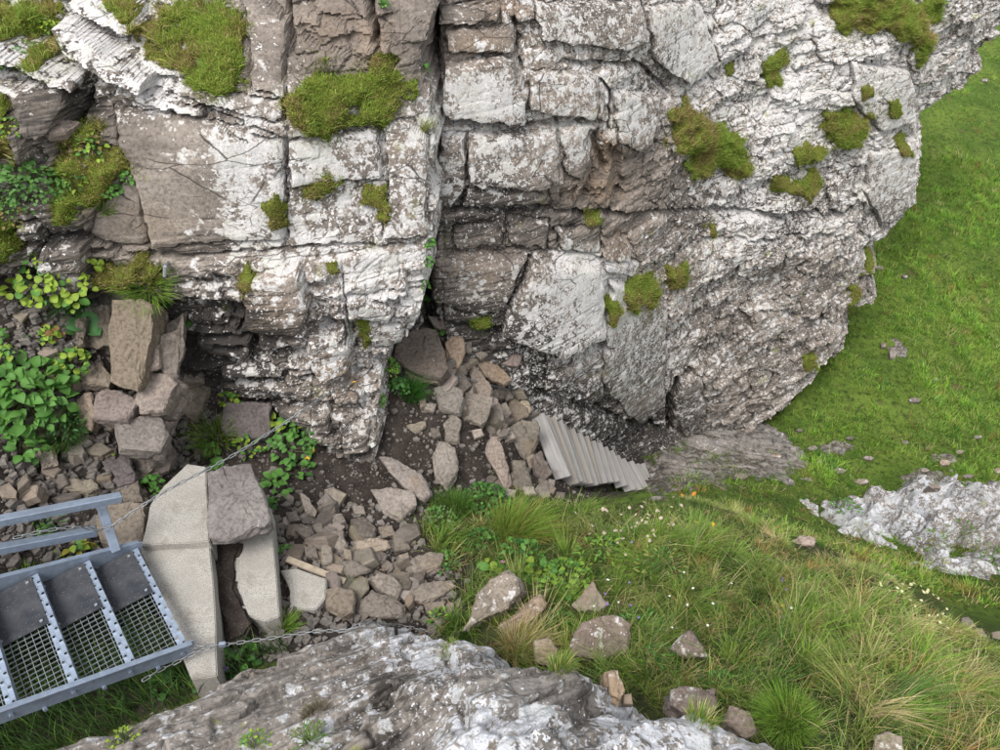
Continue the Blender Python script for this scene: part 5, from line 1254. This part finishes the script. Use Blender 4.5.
tussock(410,395,18,26,420,'dense dark green tuft at the crack foot', [(DGREEN, 2), (np.array((.03,.12,.015)), 4)], (0.1,-.1,0), 0.0035)
tussock(424,128,7,18,110,'yellowish grass tuft sprouting in the deep crack', GM, (0.1,-.1,0), 0.003)
tussock(75,300,20,30,420,'dark feathery green tuft above the scree', [(np.array((.03,.13,.03)), 4), (DGREEN, 2)], (-.2,-.6,0), 0.0035, spread=.6)
tussock(215,440,26,30,460,'green grass and weeds between cliff foot and concrete', G1+[(STRAW, .5)], (0,-.2,0))
tussock(65,440,26,40,420,'fine dark grass under the broad-leaved plant', GD, (0,-.2,0), 0.003)
tussock(105,210,10,14,120,'short green tuft on the mossy ledge', G1)
tussock(315,712,22,14,500,'dry grey-brown heather tuft on the layered rock', [(np.array((.16,.13,.09)), 4), (np.array((.22,.20,.13)), 2)], (0,0,0), 0.003)
tussock(450,648,18,8,160,'small yellow-green tuft on the layered rock', [(YGREEN, 3), (LIME, 1)], (0,0,0), 0.003)
tussock(25,580,20,20,220,'green tuft seen below the handrail', G1, (0,0,0))
tussock(560,700-30,20,22,300,'dry tuft behind the foreground boulder crest', GM, (.2,0,0))
tussock(850,690,30,30,450,'pale bent straw tussock on the bank', GS, (0.3,-.2,0), 0.003)
tussock(940,680,30,28,400,'reddish straw tussock at the bank edge', [(STRAW, 3), (YGREEN, 2), (RUST, .6)], (0.1,-.1,0), 0.003)
tussock(700,720,24,20,300,'pale dry tussock behind the squat rounded stone', GM, (0.1,0,0))

# ------------------------------------------------------------------ moss and turf cushions on the ledges
def cushion(V3, PXg, PYg, poly, thick, label, pal, name='moss_cushion', cat='moss', blade=0.018, dens=9000, lean=(0, -.25, -.1), push=0.03):
    xs, ys = [p[0] for p in poly], [p[1] for p in poly]
    s = (PXg > min(xs) - 6) & (PXg < max(xs) + 6) & (PYg > min(ys) - 6) & (PYg < max(ys) + 6)
    ii = np.nonzero(s.any(1))[0]; jj = np.nonzero(s.any(0))[0]
    if len(ii) < 4 or len(jj) < 4: return None
    sl = (slice(ii[0], ii[-1] + 1), slice(jj[0], jj[-1] + 1))
    v = V3[sl].copy(); a, b_ = PXg[sl], PYg[sl]
    ws = min(1.0, max(max(xs) - min(xs), max(ys) - min(ys)) / 45.0); thick = thick * 0.75
    sd = sdist(a, b_, poly) + ws * 6.5 * vnoise(a * 0.07, b_ * 0.07, a * 0, 15) + ws * 3.5 * vnoise(a * 0.2, b_ * 0.2, a * 0, 5) + 1.2 * vnoise(a * 0.6, b_ * 0.6, a * 0, 6)
    size = max(max(xs) - min(xs), max(ys) - min(ys))
    if size > 50:      # rock shows through here and there and the outline is ragged
        sd = sd + 0.09 * size * vnoise(a * 0.05, b_ * 0.05, a * 0, 25) - 3.0; sd = np.minimum(sd, (0.62 - fbm(a, b_, a * 0, 0.045, 3, seed=26)) * 26)
    edge = max(4.0, size * 0.22)
    # smooth the rock surface below before laying the cushion on it
    yb = v[..., 1].copy()
    for _ in range(12):
        yb[1:-1, 1:-1] = (yb[:-2, 1:-1] + yb[2:, 1:-1] + yb[1:-1, :-2] + yb[1:-1, 2:] + yb[1:-1, 1:-1] * 2) / 6
    yb = np.minimum(yb, v[..., 1] + 0.02)
    hump = np.sqrt(np.clip(sd / edge, 0, 1)) * (1 + 0.5 * fbm(v[..., 0], v[..., 1], v[..., 2], 5, 3, seed=16)) + 0.25 * fbm(v[..., 0], v[..., 1], v[..., 2], 13, 3, seed=17) * (sd > 0)
    v[..., 1] = yb - hump * thick - push * smooth(0, edge * .5, sd) + np.where(sd < 0, 0.04, 0)
    v[..., 2] += hump * thick * 0.35
    sd = np.where(sd > -1.0, sd, np.minimum(sd, -1.5)); F_ = grid_faces(*sd.shape); kp = (sd.ravel() > -1.0)[F_].all(1); F_ = F_[kp]
    if len(F_) < 4: return None
    vv, ff, _ = compact(v.reshape(-1, 3), F_, {}); c = vv.mean(0)
    o = tag(link(name, mesh_np(name, vv - c, ff, smooth_shade=True), M['moss'], loc=c), label, cat)
    A = vv[ff]; nr = np.cross(A[:, 1] - A[:, 0], A[:, 3] - A[:, 0]); ar = np.linalg.norm(nr, axis=1); ar2 = np.minimum(ar, np.percentile(ar, 90))
    nb = int(min(9000, max(60, dens * ar2.sum()))); k = rng.choice(len(ff), nb, p=ar2 / ar2.sum()); w = rng.random((nb, 2))
    pt = A[k, 0] + (A[k, 1] - A[k, 0]) * w[:, :1] + (A[k, 3] - A[k, 0]) * w[:, 1:]
    nn = nr[k] / ar[k][:, None]; nn = np.where((nn[:, 1] > 0)[:, None], -nn, nn); nn = nn * 0.5 + UPV * 0.6; nn /= np.linalg.norm(nn, axis=1)[:, None]
    q_ = fbm(pt[:, 0], pt[:, 1], pt[:, 2], 4.5, 3, seed=18); pc = mixcol(nb, pal); pc = pc * (1.45 + 0.6 * q_)[:, None]
    brn = (q_ + rng.normal(0, .15, nb) > 0.16)[:, None]; lush = (q_ + rng.normal(0, .12, nb) < -0.16)[:, None]; pc = np.where(lush, np.array((0.28, 0.39, 0.075)) * rng.uniform(.75, 1.25, (nb, 1)), pc); pc = np.where(brn, np.array((0.36, 0.29, 0.125)) * rng.uniform(.7, 1.3, (nb, 1)), pc)
    b3 = blades(pt - c, nn, blade * 1.25 * rng.uniform(.5, 1.7, nb), np.full(nb, 0.005), rand_lean(nb, 0.45) + np.array(lean), pc, seg=2)
    # thinning fringe of short growth on the rock around the cushion
    vo = V3[sl]; fr = grid_faces(*sd.shape); s_ = sd.ravel()[fr].mean(1); fr = fr[(s_ > -11) & (s_ < 1)]
    if len(fr):
        A2 = vo.reshape(-1, 3)[fr]; pr = np.exp(s_[(s_ > -11) & (s_ < 1)] / 3.5); m2 = int(min(2500, 0.45 * nb)); k2 = rng.choice(len(fr), m2, p=pr / pr.sum()); w2 = rng.random((m2, 2))
        p2_ = A2[k2, 0] + (A2[k2, 1] - A2[k2, 0]) * w2[:, :1] + (A2[k2, 3] - A2[k2, 0]) * w2[:, 1:]
        c2 = mixcol(m2, pal) * (1 + 0.3 * fbm(p2_[:, 0], p2_[:, 1], p2_[:, 2], 6, 2, seed=19))[:, None]
        b4 = blades(p2_ - c, np.tile(np.array([0, -.6, .8]), (m2, 1)), blade * rng.uniform(.4, 1.2, m2), np.full(m2, 0.005), rand_lean(m2, 0.5) + np.array(lean), c2, seg=2)
        b3 = (np.concatenate([b3[0], b4[0]]), np.concatenate([b3[1], b4[1] + len(b3[0])]), np.concatenate([b3[2], b4[2]]))
    fz = link('turf_fuzz', mesh_np('turf_fuzz', b3[0], b3[1], {'col': b3[2]}), M['grass'], o, loc=(0, 0, 0)); fz['kind'] = 'stuff'
    return o
MG = [(np.array((.225,.275,.055)), 4), (np.array((.27,.29,.075)), 2), (np.array((.15,.22,.035)), 2), (np.array((.33,.30,.13)), .8)]
MBn = [(np.array((.25,.245,.070)), 4), (np.array((.20,.26,.05)), 3), (np.array((.29,.22,.10)), 2)]
MBr = [(np.array((.16,.22,.02)), 4), (np.array((.11,.18,.02)), 2)]
Lg, Rg = (L_V3, L_px, L_py), (R_V3, R_px, R_py)
for g, poly, th, lab, pal, bl in (
    (Lg, [(148,-8),(245,-8),(250,25),(250,80),(232,93),(182,88),(178,60),(143,38)], .10, 'large green moss and grass cushion hanging over the tilted slab', MG+[(STRAW*.7,.8)], .03),
    (Lg, [(290,60),(330,58),(350,62),(375,52),(400,60),(412,90),(408,110),(385,122),(355,130),(330,147),(305,140),(290,130),(287,100)], .10, 'broad olive turf cushion left of the deep crack', MG+[(STRAW*.7,1)], .026),
    (Lg, [(-30,0),(50,-8),(78,10),(62,24),(88,62),(60,66),(28,48),(-30,25)], .06, 'grassy moss carpet around the tilted lichen slabs', MG+[(STRAW*.6,.8)], .035),
    (Lg, [(92,-8),(150,-8),(150,30),(178,58),(180,74),(158,70),(120,38),(148,20)], .03, 'thin mossy gap between tilted slab and turf cushion', MBn, .02),
    (Lg, [(55,140),(85,122),(105,135),(130,170),(118,188),(100,212),(70,215),(48,195),(45,165)], .05, 'dark mossy bank of plants beside the plain rock face', MG+[(RUST*.8,1)], .025),
    (Lg, [(-30,85),(12,90),(16,130),(28,165),(-30,165)], .04, 'weedy mossy strip at the foot of the dark block', MG, .03),
    (Lg, [(-30,210),(18,215),(28,235),(10,262),(-30,262)], .05, 'brownish moss clump under the leafy ledge plant', MBn, .025),
    (Lg, [(95,255),(170,258),(168,282),(110,296),(95,280)], .05, 'grass-tufted moss ledge above the tall cracked block', MG, .03),
    (Lg, [(264,202),(278,193),(287,208),(285,224),(272,227),(263,214)], .035, 'small bright green moss ball on the pale wall', MBr, .010),
    (Lg, [(366,190),(384,188),(394,203),(392,214),(376,212),(364,205)], .04, 'small brown-green moss tuft beside the yellow cushion', MBn, .018),
    (Lg, [(372,210),(388,206),(396,214),(390,223),(375,221)], .03, 'small vivid yellow-green moss cushion', [(np.array((.24,.27,.012)), 1)], .006),
    (Lg, [(297,190),(318,178),(345,181),(341,194),(316,201),(300,198)], .03, 'thin green grass strip on a narrow wall ledge', G1, .03),
    (Lg, [(238,270),(250,262),(256,278),(248,288),(239,282)], .03, 'tiny olive moss tuft on the lower jointed wall', MBn, .012),
    (Lg, [(325,262),(338,258),(342,270),(330,276)], .02, 'tiny brown moss tuft under the thin wall seam', MBn, .010),
    (Lg, [(358,318),(368,318),(368,345),(358,350)], .02, 'narrow moss strip in the lower wall joint', MG, .012),
    (Rg, [(665,112),(685,107),(726,118),(745,140),(754,172),(736,180),(702,184),(680,170),(672,150)], .13, 'largest round olive turf cushion on the right buttress', MBn+MG, .03),
    (Rg, [(762,62),(780,50),(794,55),(795,70),(780,82),(770,86)], .07, 'egg-shaped moss cushion below the top turf patch', MBn+MG, .022),
    (Rg, [(838,-8),(936,-8),(936,40),(916,62),(905,40),(885,30),(860,43),(838,38),(833,22)], .12, 'wide turf patch near the top of the right buttress', MBn+MG, .035),
    (Rg, [(824,116),(850,106),(871,114),(868,130),(846,147),(829,145)], .08, 'round green turf tuft on the buttress shoulder', MG+MBn, .03),
    (Rg, [(792,150),(808,138),(828,146),(820,160),(796,166)], .06, 'lower lobe of moss beside the round shoulder tuft', MBn, .022),
    (Rg, [(767,170),(781,165),(796,178),(815,172),(821,182),(812,202),(795,202),(768,196)], .07, 'brown curved moss cushion under the shoulder tufts', MBn, .022),
    (Rg, [(622,288),(635,275),(650,275),(657,290),(648,308),(630,305)], .07, 'rounded moss cushion above the big pale block', MBn+MG, .022),
    (Rg, [(604,303),(614,298),(620,308),(616,322),(606,322)], .04, 'small moss tuft left of the rounded cushion', MG, .018),
    (Rg, [(667,264),(684,261),(691,272),(686,287),(669,286)], .05, 'moss patch on the laminated middle of the buttress', MBn, .02),
    (Rg, [(706,224),(716,222),(720,240),(712,249)], .03, 'slim green moss strip under the dark ledge', MG, .015),
    (Rg, [(847,282),(862,279),(865,305),(849,309)], .04, 'moss patch near the lower right buttress edge', MBn, .02),
    (Rg, [(799,352),(812,349),(816,362),(802,369)], .04, 'yellowish moss tuft low on the buttress', MBn+[(YGREEN,1)], .02),
    (Rg, [(894,138),(907,134),(911,152),(898,160)], .03, 'yellowish moss patch on the buttress edge', MBn+[(YGREEN,2)], .015),
    (Rg, [(853,82),(866,79),(870,92),(858,97)], .03, 'tiny moss ball between the two shoulder tufts', MBn, .012),
    (Rg, [(884,97),(896,95),(898,110),(887,114)], .03, 'tiny brown moss tuft beneath the top turf patch', MBn, .012),
    (Rg, [(868,248),(876,247),(876,268),(869,270)], .03, 'moss fringe hanging on the buttress outline', MG, .02),
    (Rg, [(470,315),(492,312),(492,325),(474,326)], .03, 'small green weed patch on the laminated base', G1, .02),
    (Rg, [(585,210),(600,213),(602,224),(588,224)], .02, 'small green tuft in the ledge under the brown hollow', MG, .02),
    (Rg, [(725,65),(735,64),(736,75),(727,77)], .02, 'tiny dark moss knob left of the egg-shaped cushion', MBn, .012),
):
    cushion(*g, poly, th, lab, pal, blade=bl)

# ------------------------------------------------------------------ leafy plants
def leaf_mesh(name, col, shape='ovate', l=1.0):
    prof = {'ovate': [(0, .03), (.18, .30), (.45, .40), (.75, .26), (1, .0)], 'round': [(0, .06), (.15, .40), (.5, .52), (.85, .36), (1, .02)], 'lance': [(0, .02), (.2, .14), (.5, .18), (.8, .10), (1, 0)]}[shape]
    V, F_ = [], []
    for t, w in prof:
        z = 0.16 * math.sin(t * 2.2) - 0.18 * t * t
        V += [(-w, t, z + w * 0.30), (0, t, z), (w, t, z + w * 0.30)]
    for i in range(len(prof) - 1):
        a = 3 * i; F_ += [(a, a + 1, a + 4, a + 3), (a + 1, a + 2, a + 5, a + 4)]
    me = mesh_py(name, V, F_, True); at = me.attributes.new('col', 'FLOAT_COLOR', 'POINT')
    cc = []
    for i, (t, w) in enumerate(prof):
        for s in (-1, 0, 1): f = 1.25 if s == 0 else 0.92 + 0.12 * t; cc += [col[0] * f, col[1] * f, col[2] * f, 1]
    at.data.foreach_set('color', cc); me.materials.append(M['leaf']); return me
LEAF = {}
def leaf_of(col, shape):
    k = (tuple(np.round(col, 3)), shape)
    if k not in LEAF: LEAF[k] = leaf_mesh('leaf', col, shape)
    return LEAF[k]
CG, CY, CD, CB = (0.090, 0.215, 0.042), (0.215, 0.310, 0.038), (0.042, 0.120, 0.026), (0.080, 0.205, 0.068)
def orient(p, dirv, nrm, s):
    y = Vector(dirv).normalized(); z = Vector(nrm); x = y.cross(z).normalized(); z = x.cross(y)
    m_ = Matrix((x, y, z)).transposed().to_4x4(); return Matrix.Translation(p) @ m_ @ Matrix.Diagonal((s, s, s, 1))
def plant(px, py, rpx, leafpx, nleaf, label, cols=(CG,), shape='ovate', name='leafy_plant', cat='plant', group=None, asparts=None, dome=0.6, squash=(1, 1)):
    p, nrm, d = cast(px, py); r_ = rpx / FPX * d; ls = leafpx / FPX * d
    root = tag(empty(name, p), label, cat, group); ax = Vector(nrm) * 0.45 + Vector((0, 0, .55)); ax.normalize()
    t1 = ax.cross(Vector((0, 1, .1))).normalized(); t2 = t1.cross(ax) * -1
    asparts = leafpx >= 7 if asparts is None else asparts
    stems = MB(); V, F_, C, o_ = [], [], [], 0
    for i in range(nleaf):
        a = R.uniform(0, 2 * math.pi); rr = math.sqrt(R.random()); h = (1 - rr * rr) * dome * r_ + R.uniform(0, .35) * r_ * .6
        out = t1 * math.cos(a) * squash[0] + t2 * math.sin(a) * squash[1]; c = out * rr * r_ + ax * h
        dv = out * (0.7 + R.uniform(-.3, .3)) + ax * R.uniform(-.25, .35) + Vector((R.gauss(0, .3), R.gauss(0, .3), 0)); nn = ax + Vector((R.gauss(0, .35), R.gauss(0, .35), R.gauss(0, .2)))
        s = ls * R.uniform(.6, 1.2); mt = orient(c - dv.normalized() * s * 0.4, dv, nn, s); col = cols[R.randrange(len(cols))]; me = leaf_of(col, shape)
        if asparts:
            o = link('leaf', me, None, root); o.matrix_local = mt
        else:
            vv = np.array([mt @ v.co for v in me.vertices]); V.append(vv); ff = np.array([q.vertices[:] for q in me.polygons]); F_.append(ff + o_); o_ += len(vv)
            ac = np.empty(len(vv) * 4, np.float32); me.attributes['col'].data.foreach_get('color', ac); C.append(ac.reshape(-1, 4)[:, :3] * R.uniform(.7, 1.25))
        if i % 3 == 0: stems.tube(out * rr * r_ * .25, c - dv.normalized() * s * .4, 0.0022, 3)
    stems.build('stem', M['stem'], root)
    if not asparts: link('foliage', mesh_np('foliage', np.concatenate(V), np.concatenate(F_), {'col': np.concatenate(C)}, True), M['leaf'], root)
    return root
M['stem'] = plain_material('green stem', (0.09, 0.14, 0.03), 0.7)
plant(24,395,50,12.5,250,'large broad-leaved green plant at the foot of the left slope', (CG, CG, (0.06,0.16,0.03), (0.09,0.21,0.04)), dome=.5)
plant(22,455,22,11,26,'lower tuft of broad leaves beneath the large plant', (CG, (0.06,0.15,0.03)))
plant(62,425,26,6,150,'feathery dark green plant beside the rusty upright stone', (CD, CB), 'lance', asparts=False)
plant(40,285,22,8,46,'yellow-green round-leaved plant on the scree edge', (CY, CY, CG), 'round'); plant(75,292,20,8,38,'yellow-green leaf mat beside the dark feathery tuft', (CY, CG), 'round'); plant(18,290,14,8,22,'small yellow-green plant near the ledge corner', (CY,), 'round')
plant(38,262,12,9,14,'small pale leafy sprig under the ledge moss', (CG, CY)); plant(92,262,9,7,14,'small yellowing sprig on the moss ledge', (CY,), 'round')
plant(83,328,12,15,9,'dark round leaves hanging over the thin upright slab', (CD, CB), 'round')
plant(72,362,18,6,70,'yellow-green creeping leaves over the small scree', (CY, CG), 'round', asparts=False); plant(50,335,12,6,34,'reddish and green creeping sprig in the scree', (CY, (0.22,.12,.04), CG), 'round', asparts=False)
plant(28,185,36,6,260,'dense bushy blue-green plant on the mossy ledge', (CG, (0.11,.23,.06), (0.08,.18,.045)), 'ovate', asparts=False, dome=.5)
plant(5,130,16,5,60,'small leafy weeds beside the dark ledge block', (CG, CY), asparts=False); plant(128,178,8,5,30,'little green sprig at the plain rock face edge', (CG,), asparts=False); plant(50,28,14,7,26,'small green weed in the moss carpet', (CG, CY), asparts=False); plant(15,62,18,5,50,'little weeds under the tilted lichen slab', (CB,), asparts=False)
plant(285,425,18,9,36,'bright broad leaves under the cliff foot chain', (CG, CY)); plant(290,450,22,9,46,'leafy green plant hanging beside the squared block', (CG, (0.09,.21,.05))); plant(277,485,16,9,30,'leafy shoot beside the big smooth grey slab', (CG,)); plant(272,506,9,7,16,'small leafy shoot below the grey slab edge', (CG, CD))
plant(312,440,12,5,36,'small weeds at the dark cliff foot', (CG, CD), asparts=False); plant(230,400,12,6,26,'small yellow-green weed above the squared block', (CY, CG), asparts=False); plant(210,458,16,9,18,'round-leaved weed beside the concrete slab', (CG, CD), 'round')
plant(388,368,12,4,90,'bright small-leaved weed in the cliff corner', (CG, LIME), asparts=False); plant(398,388,12,4,90,'pale green fine-leaved clump beside the dark tuft', (CB, CG), asparts=False); plant(380,400,7,4,30,'tiny weed at the cliff corner foot', (CG,), asparts=False)
CRK = 'small green weeds growing down the deep crack'
for x, y in ((427,262),(423,285),(428,243),(422,300)): plant(x, y, 7, 5, 22, 'small green weed growing in the deep vertical crack', (CG,), asparts=False, group=CRK)
plant(441,332,6,5,14,'tiny weed above the tan upright stone', (CG, CY), asparts=False); plant(422,70,9,5,24,'small dark weed high in the deep crack', (CD, CG), asparts=False); plant(384,6,6,5,16,'tiny bright weed at the top of the chimney', (CG,), asparts=False)
plant(168,308,7,9,6,'pair of round leaves behind the tall block', (CG,), 'round'); plant(188,325,8,6,22,'small weed in the gap right of the pile', (CG,), asparts=False)
plant(150,488,14,7,30,'green weed growing beside the chain at the concrete', (CG, (0.06,.17,.03))); plant(75,552,18,9,26,'yellow-green rosette under the handrail', (CY, CG, (0.26,.24,.04))); plant(36,535,14,6,34,'small weed seen between the two rails', (CG, CD), asparts=False); plant(110,452,8,6,8,'yellow-green seedling above the slate tile', (CY,), 'round', asparts=False)
plant(45,462,10,6,16,'leafy seedlings in the upper scree', (CG, CY), 'round', asparts=False); plant(53,520,12,5,40,'feathery weed behind the top rail', (CB,), 'lance', asparts=False); plant(58,378,14,6,40,'small green weed above the feathery plant', (CG, CY), asparts=False)
plant(238,662,20,9,34,'leafy weed with a violet flower below the landing', (CG, CD)); plant(205,680,14,9,16,'round dark leaves at the landing edge', (CD, CG), 'round'); plant(165,685,14,8,14,'round leaves in the shade of the staircase', (CD,), 'round'); plant(285,553,9,5,30,'small weed above the lowest concrete step', (CG,), asparts=False)
plant(485,505,26,5,170,'dark leafy weeds along the rubble edge', (CG, CD), asparts=False); plant(440,522,18,4,110,'low grey-green weeds at the path edge', (CG, (0.10,.15,.06)), asparts=False); plant(445,565,16,5,60,'low weeds beside the floor stones', (CG, CD), asparts=False); plant(440,620,14,6,40,'leafy fern-like weed behind the peg rock', (CG, LIME), 'lance', asparts=False)
plant(490,570,11,9,9,'round-leaved weed with a pink flower', (CG, CY), 'round'); plant(535,572,15,9,15,'pale round leaves above the slim boulder', (CG, CY), 'round'); plant(520,560,26,6,90,'weeds between the bright tussock and boulders', (CG, CD), asparts=False)
plant(565,585,30,6,150,'bright green weeds left of the brown boulder', (CG, LIME), asparts=False); plant(605,560,32,6,150,'tall leafy weeds above the brown boulder', (CG, LIME), 'lance', asparts=False); plant(555,625,20,6,70,'green weeds between slim boulder and broad boulder', (CG,), 'lance', asparts=False); plant(640,630,26,6,110,'leafy weeds right of the broad boulder', (CG, CD), 'lance', asparts=False)
plant(660,570,30,6,120,'grassy-leaved weeds in the upper bank', (CG, YGREEN), 'lance', asparts=False); plant(660,665,26,6,90,'dark weeds behind the squat rounded stone', (CD, CG), 'lance', asparts=False); plant(720,690,22,6,60,'mixed weeds beside the squat stone', (CD, CG), 'lance', asparts=False); plant(480,545,20,5,90,'thick weeds right of the path edge', (CD, CG), asparts=False)
plant(125,742,16,4,60,'yellow-green herb on the near rock edge', (CY, (0.16,.2,.05)), asparts=False); plant(310,742,24,4,110,'low green cushion herb on the layered rock', (CG, (0.12,.17,.04)), 'lance', asparts=False); plant(255,748,20,4,60,'low mossy herb at the foot of the layered rock', (CG, CY), asparts=False)
plant(890,560,18,4,50,'pale dry herb at the bank crest', ((0.2,.2,.06), CG), 'lance', asparts=False); plant(845,510,16,4,50,'green tuft plant in the outcrop gap', (CG,), asparts=False); plant(935,545,16,4,60,'olive turf cushion on the white outcrop', ((0.13,.14,.03), CG), 'lance', asparts=False); plant(960,535,20,4,80,'brownish turf on the outcrop shoulder', ((0.15,.13,.04), CG), 'lance', asparts=False); plant(985,560,20,4,80,'olive turf at the outcrop right flank', ((0.15,.14,.04), CG), 'lance', asparts=False)

plant(10,345,20,7,40,'leafy shoots above the large broad-leaved plant', (CG, CY)); plant(95,150,22,5,110,'low green herbs over the dark mossy bank', (CG, CY, (0.16,.13,.05)), asparts=False); plant(70,180,20,5,90,'herbs hanging from the mossy bank edge', (CG, CD, CY), asparts=False); plant(110,190,12,5,40,'sprig at the lower tip of the mossy bank', (CG,), asparts=False)
plant(8,215,18,5,50,'small herbs under the bushy ledge plant', (CG, (0.2,.16,.05)), asparts=False); plant(250,445,18,6,46,'weeds at the foot of the squared block', (CG, CY), asparts=False); plant(300,470,14,8,18,'leafy sprig at the dark gully edge', (CG, CD)); plant(125,555,10,6,20,'small weeds beside the landing corner', (CG, CY), asparts=False)
# ------------------------------------------------------------------ flowers
def flower_mats(c, k): return plain_material('petal ' + k, c, 0.7, 0, 60, 0.15, 0)
FM = {'yellow': flower_mats((0.75, 0.45, 0.03), 'yellow'), 'orange': flower_mats((0.70, 0.28, 0.03), 'orange'), 'violet': flower_mats((0.22, 0.13, 0.42), 'violet'), 'pink': flower_mats((0.50, 0.22, 0.36), 'pink'), 'buff': flower_mats((0.52, 0.42, 0.36), 'buff'), 'cream': flower_mats((0.62, 0.60, 0.36), 'cream'), 'white': flower_mats((0.75, 0.75, 0.72), 'white')}
def flower_head(kind, s, npet):
    mb = MB()
    for i in range(npet):
        a = 2 * math.pi * i / npet; b_ = a + 2 * math.pi / npet * 0.8; m_ = (a + b_) / 2
        mb.add([(0, 0, 0), (math.cos(a) * .7, math.sin(a) * .7, .15), (math.cos(m_), math.sin(m_), .05), (math.cos(b_) * .7, math.sin(b_) * .7, .15)], [(0, 1, 2, 3)])
    mb.tube((0, 0, -.12), (0, 0, .18), .28, 6, .18)
    me = mesh_py('flower_head', [tuple(c * s for c in v) for v in mb.v], mb.f); me.materials.append(FM[kind]); return me
HEADS = {k: flower_head(k, 1.0, 8) for k in FM}
def flower(px, py, kind, spx, label, stem=0.12, group=None):
    p, nrm, d = cast(px, py); s = spx / FPX * d / 2; tip = P(px, py, d - (0.06 if stem < .11 else 0.20)); root = tag(empty('flower', tip - UPV * stem), label, 'flower', group)
    MB().tube((0, 0, 0), (R.uniform(-.01, .01), R.uniform(-.01, .01), stem), 0.002, 3).build('stem', M['stem'], root)
    link('flower_head', HEADS[kind], None, root, loc=(0, 0, stem), rot=(R.uniform(.1, .9), R.uniform(-.4, .4), R.uniform(0, 6)), scale=s)
for x, y in ((307,459),(313,451)): flower(x, y, 'yellow', 6, 'yellow flower hanging at the dark cliff foot', .1, 'yellow flowers at the cliff foot')
for x, y in ((682,496),(694,494)): flower(x, y, 'orange', 6, 'orange-yellow flower on the bank below the bedrock', .15, 'orange flowers on the bank')
for x, y in ((696,522),(713,524),(776,603),(783,606)): flower(x, y, 'yellow', 4.5, 'yellow flower among the tall bank grass', .15, 'yellow bank flowers')
flower(354,382,'yellow',5,'single yellow flower on the lower cliff wall',.05); flower(226,669,'violet',6,'single violet flower below the concrete landing',.06); flower(503,562,'pink',6,'single pink flower above the long sloping boulder',.06)
for i in range(46):
    x, y = R.gauss(645, 26), R.gauss(525, 12); flower(x, y, 'buff', R.uniform(3, 5.5), 'small buff-pink seedhead at the grass bank top', .16, 'buff seedheads on the bank top')
for i in range(34):
    x, y = R.uniform(880, 955), 0; y = 570 + (x - 880) * .62 + R.uniform(-10, 16); flower(x, y, 'cream', R.uniform(2.5, 4.5), 'tiny cream flower head along the bank edge', .12, 'cream flower heads on the bank edge')
for i in range(24): flower(R.uniform(590, 800), R.uniform(540, 640), R.choice(['violet', 'white']), R.uniform(2, 3.5), 'tiny scattered pale flower in the bank grass', .12, 'tiny pale flowers in the bank grass')
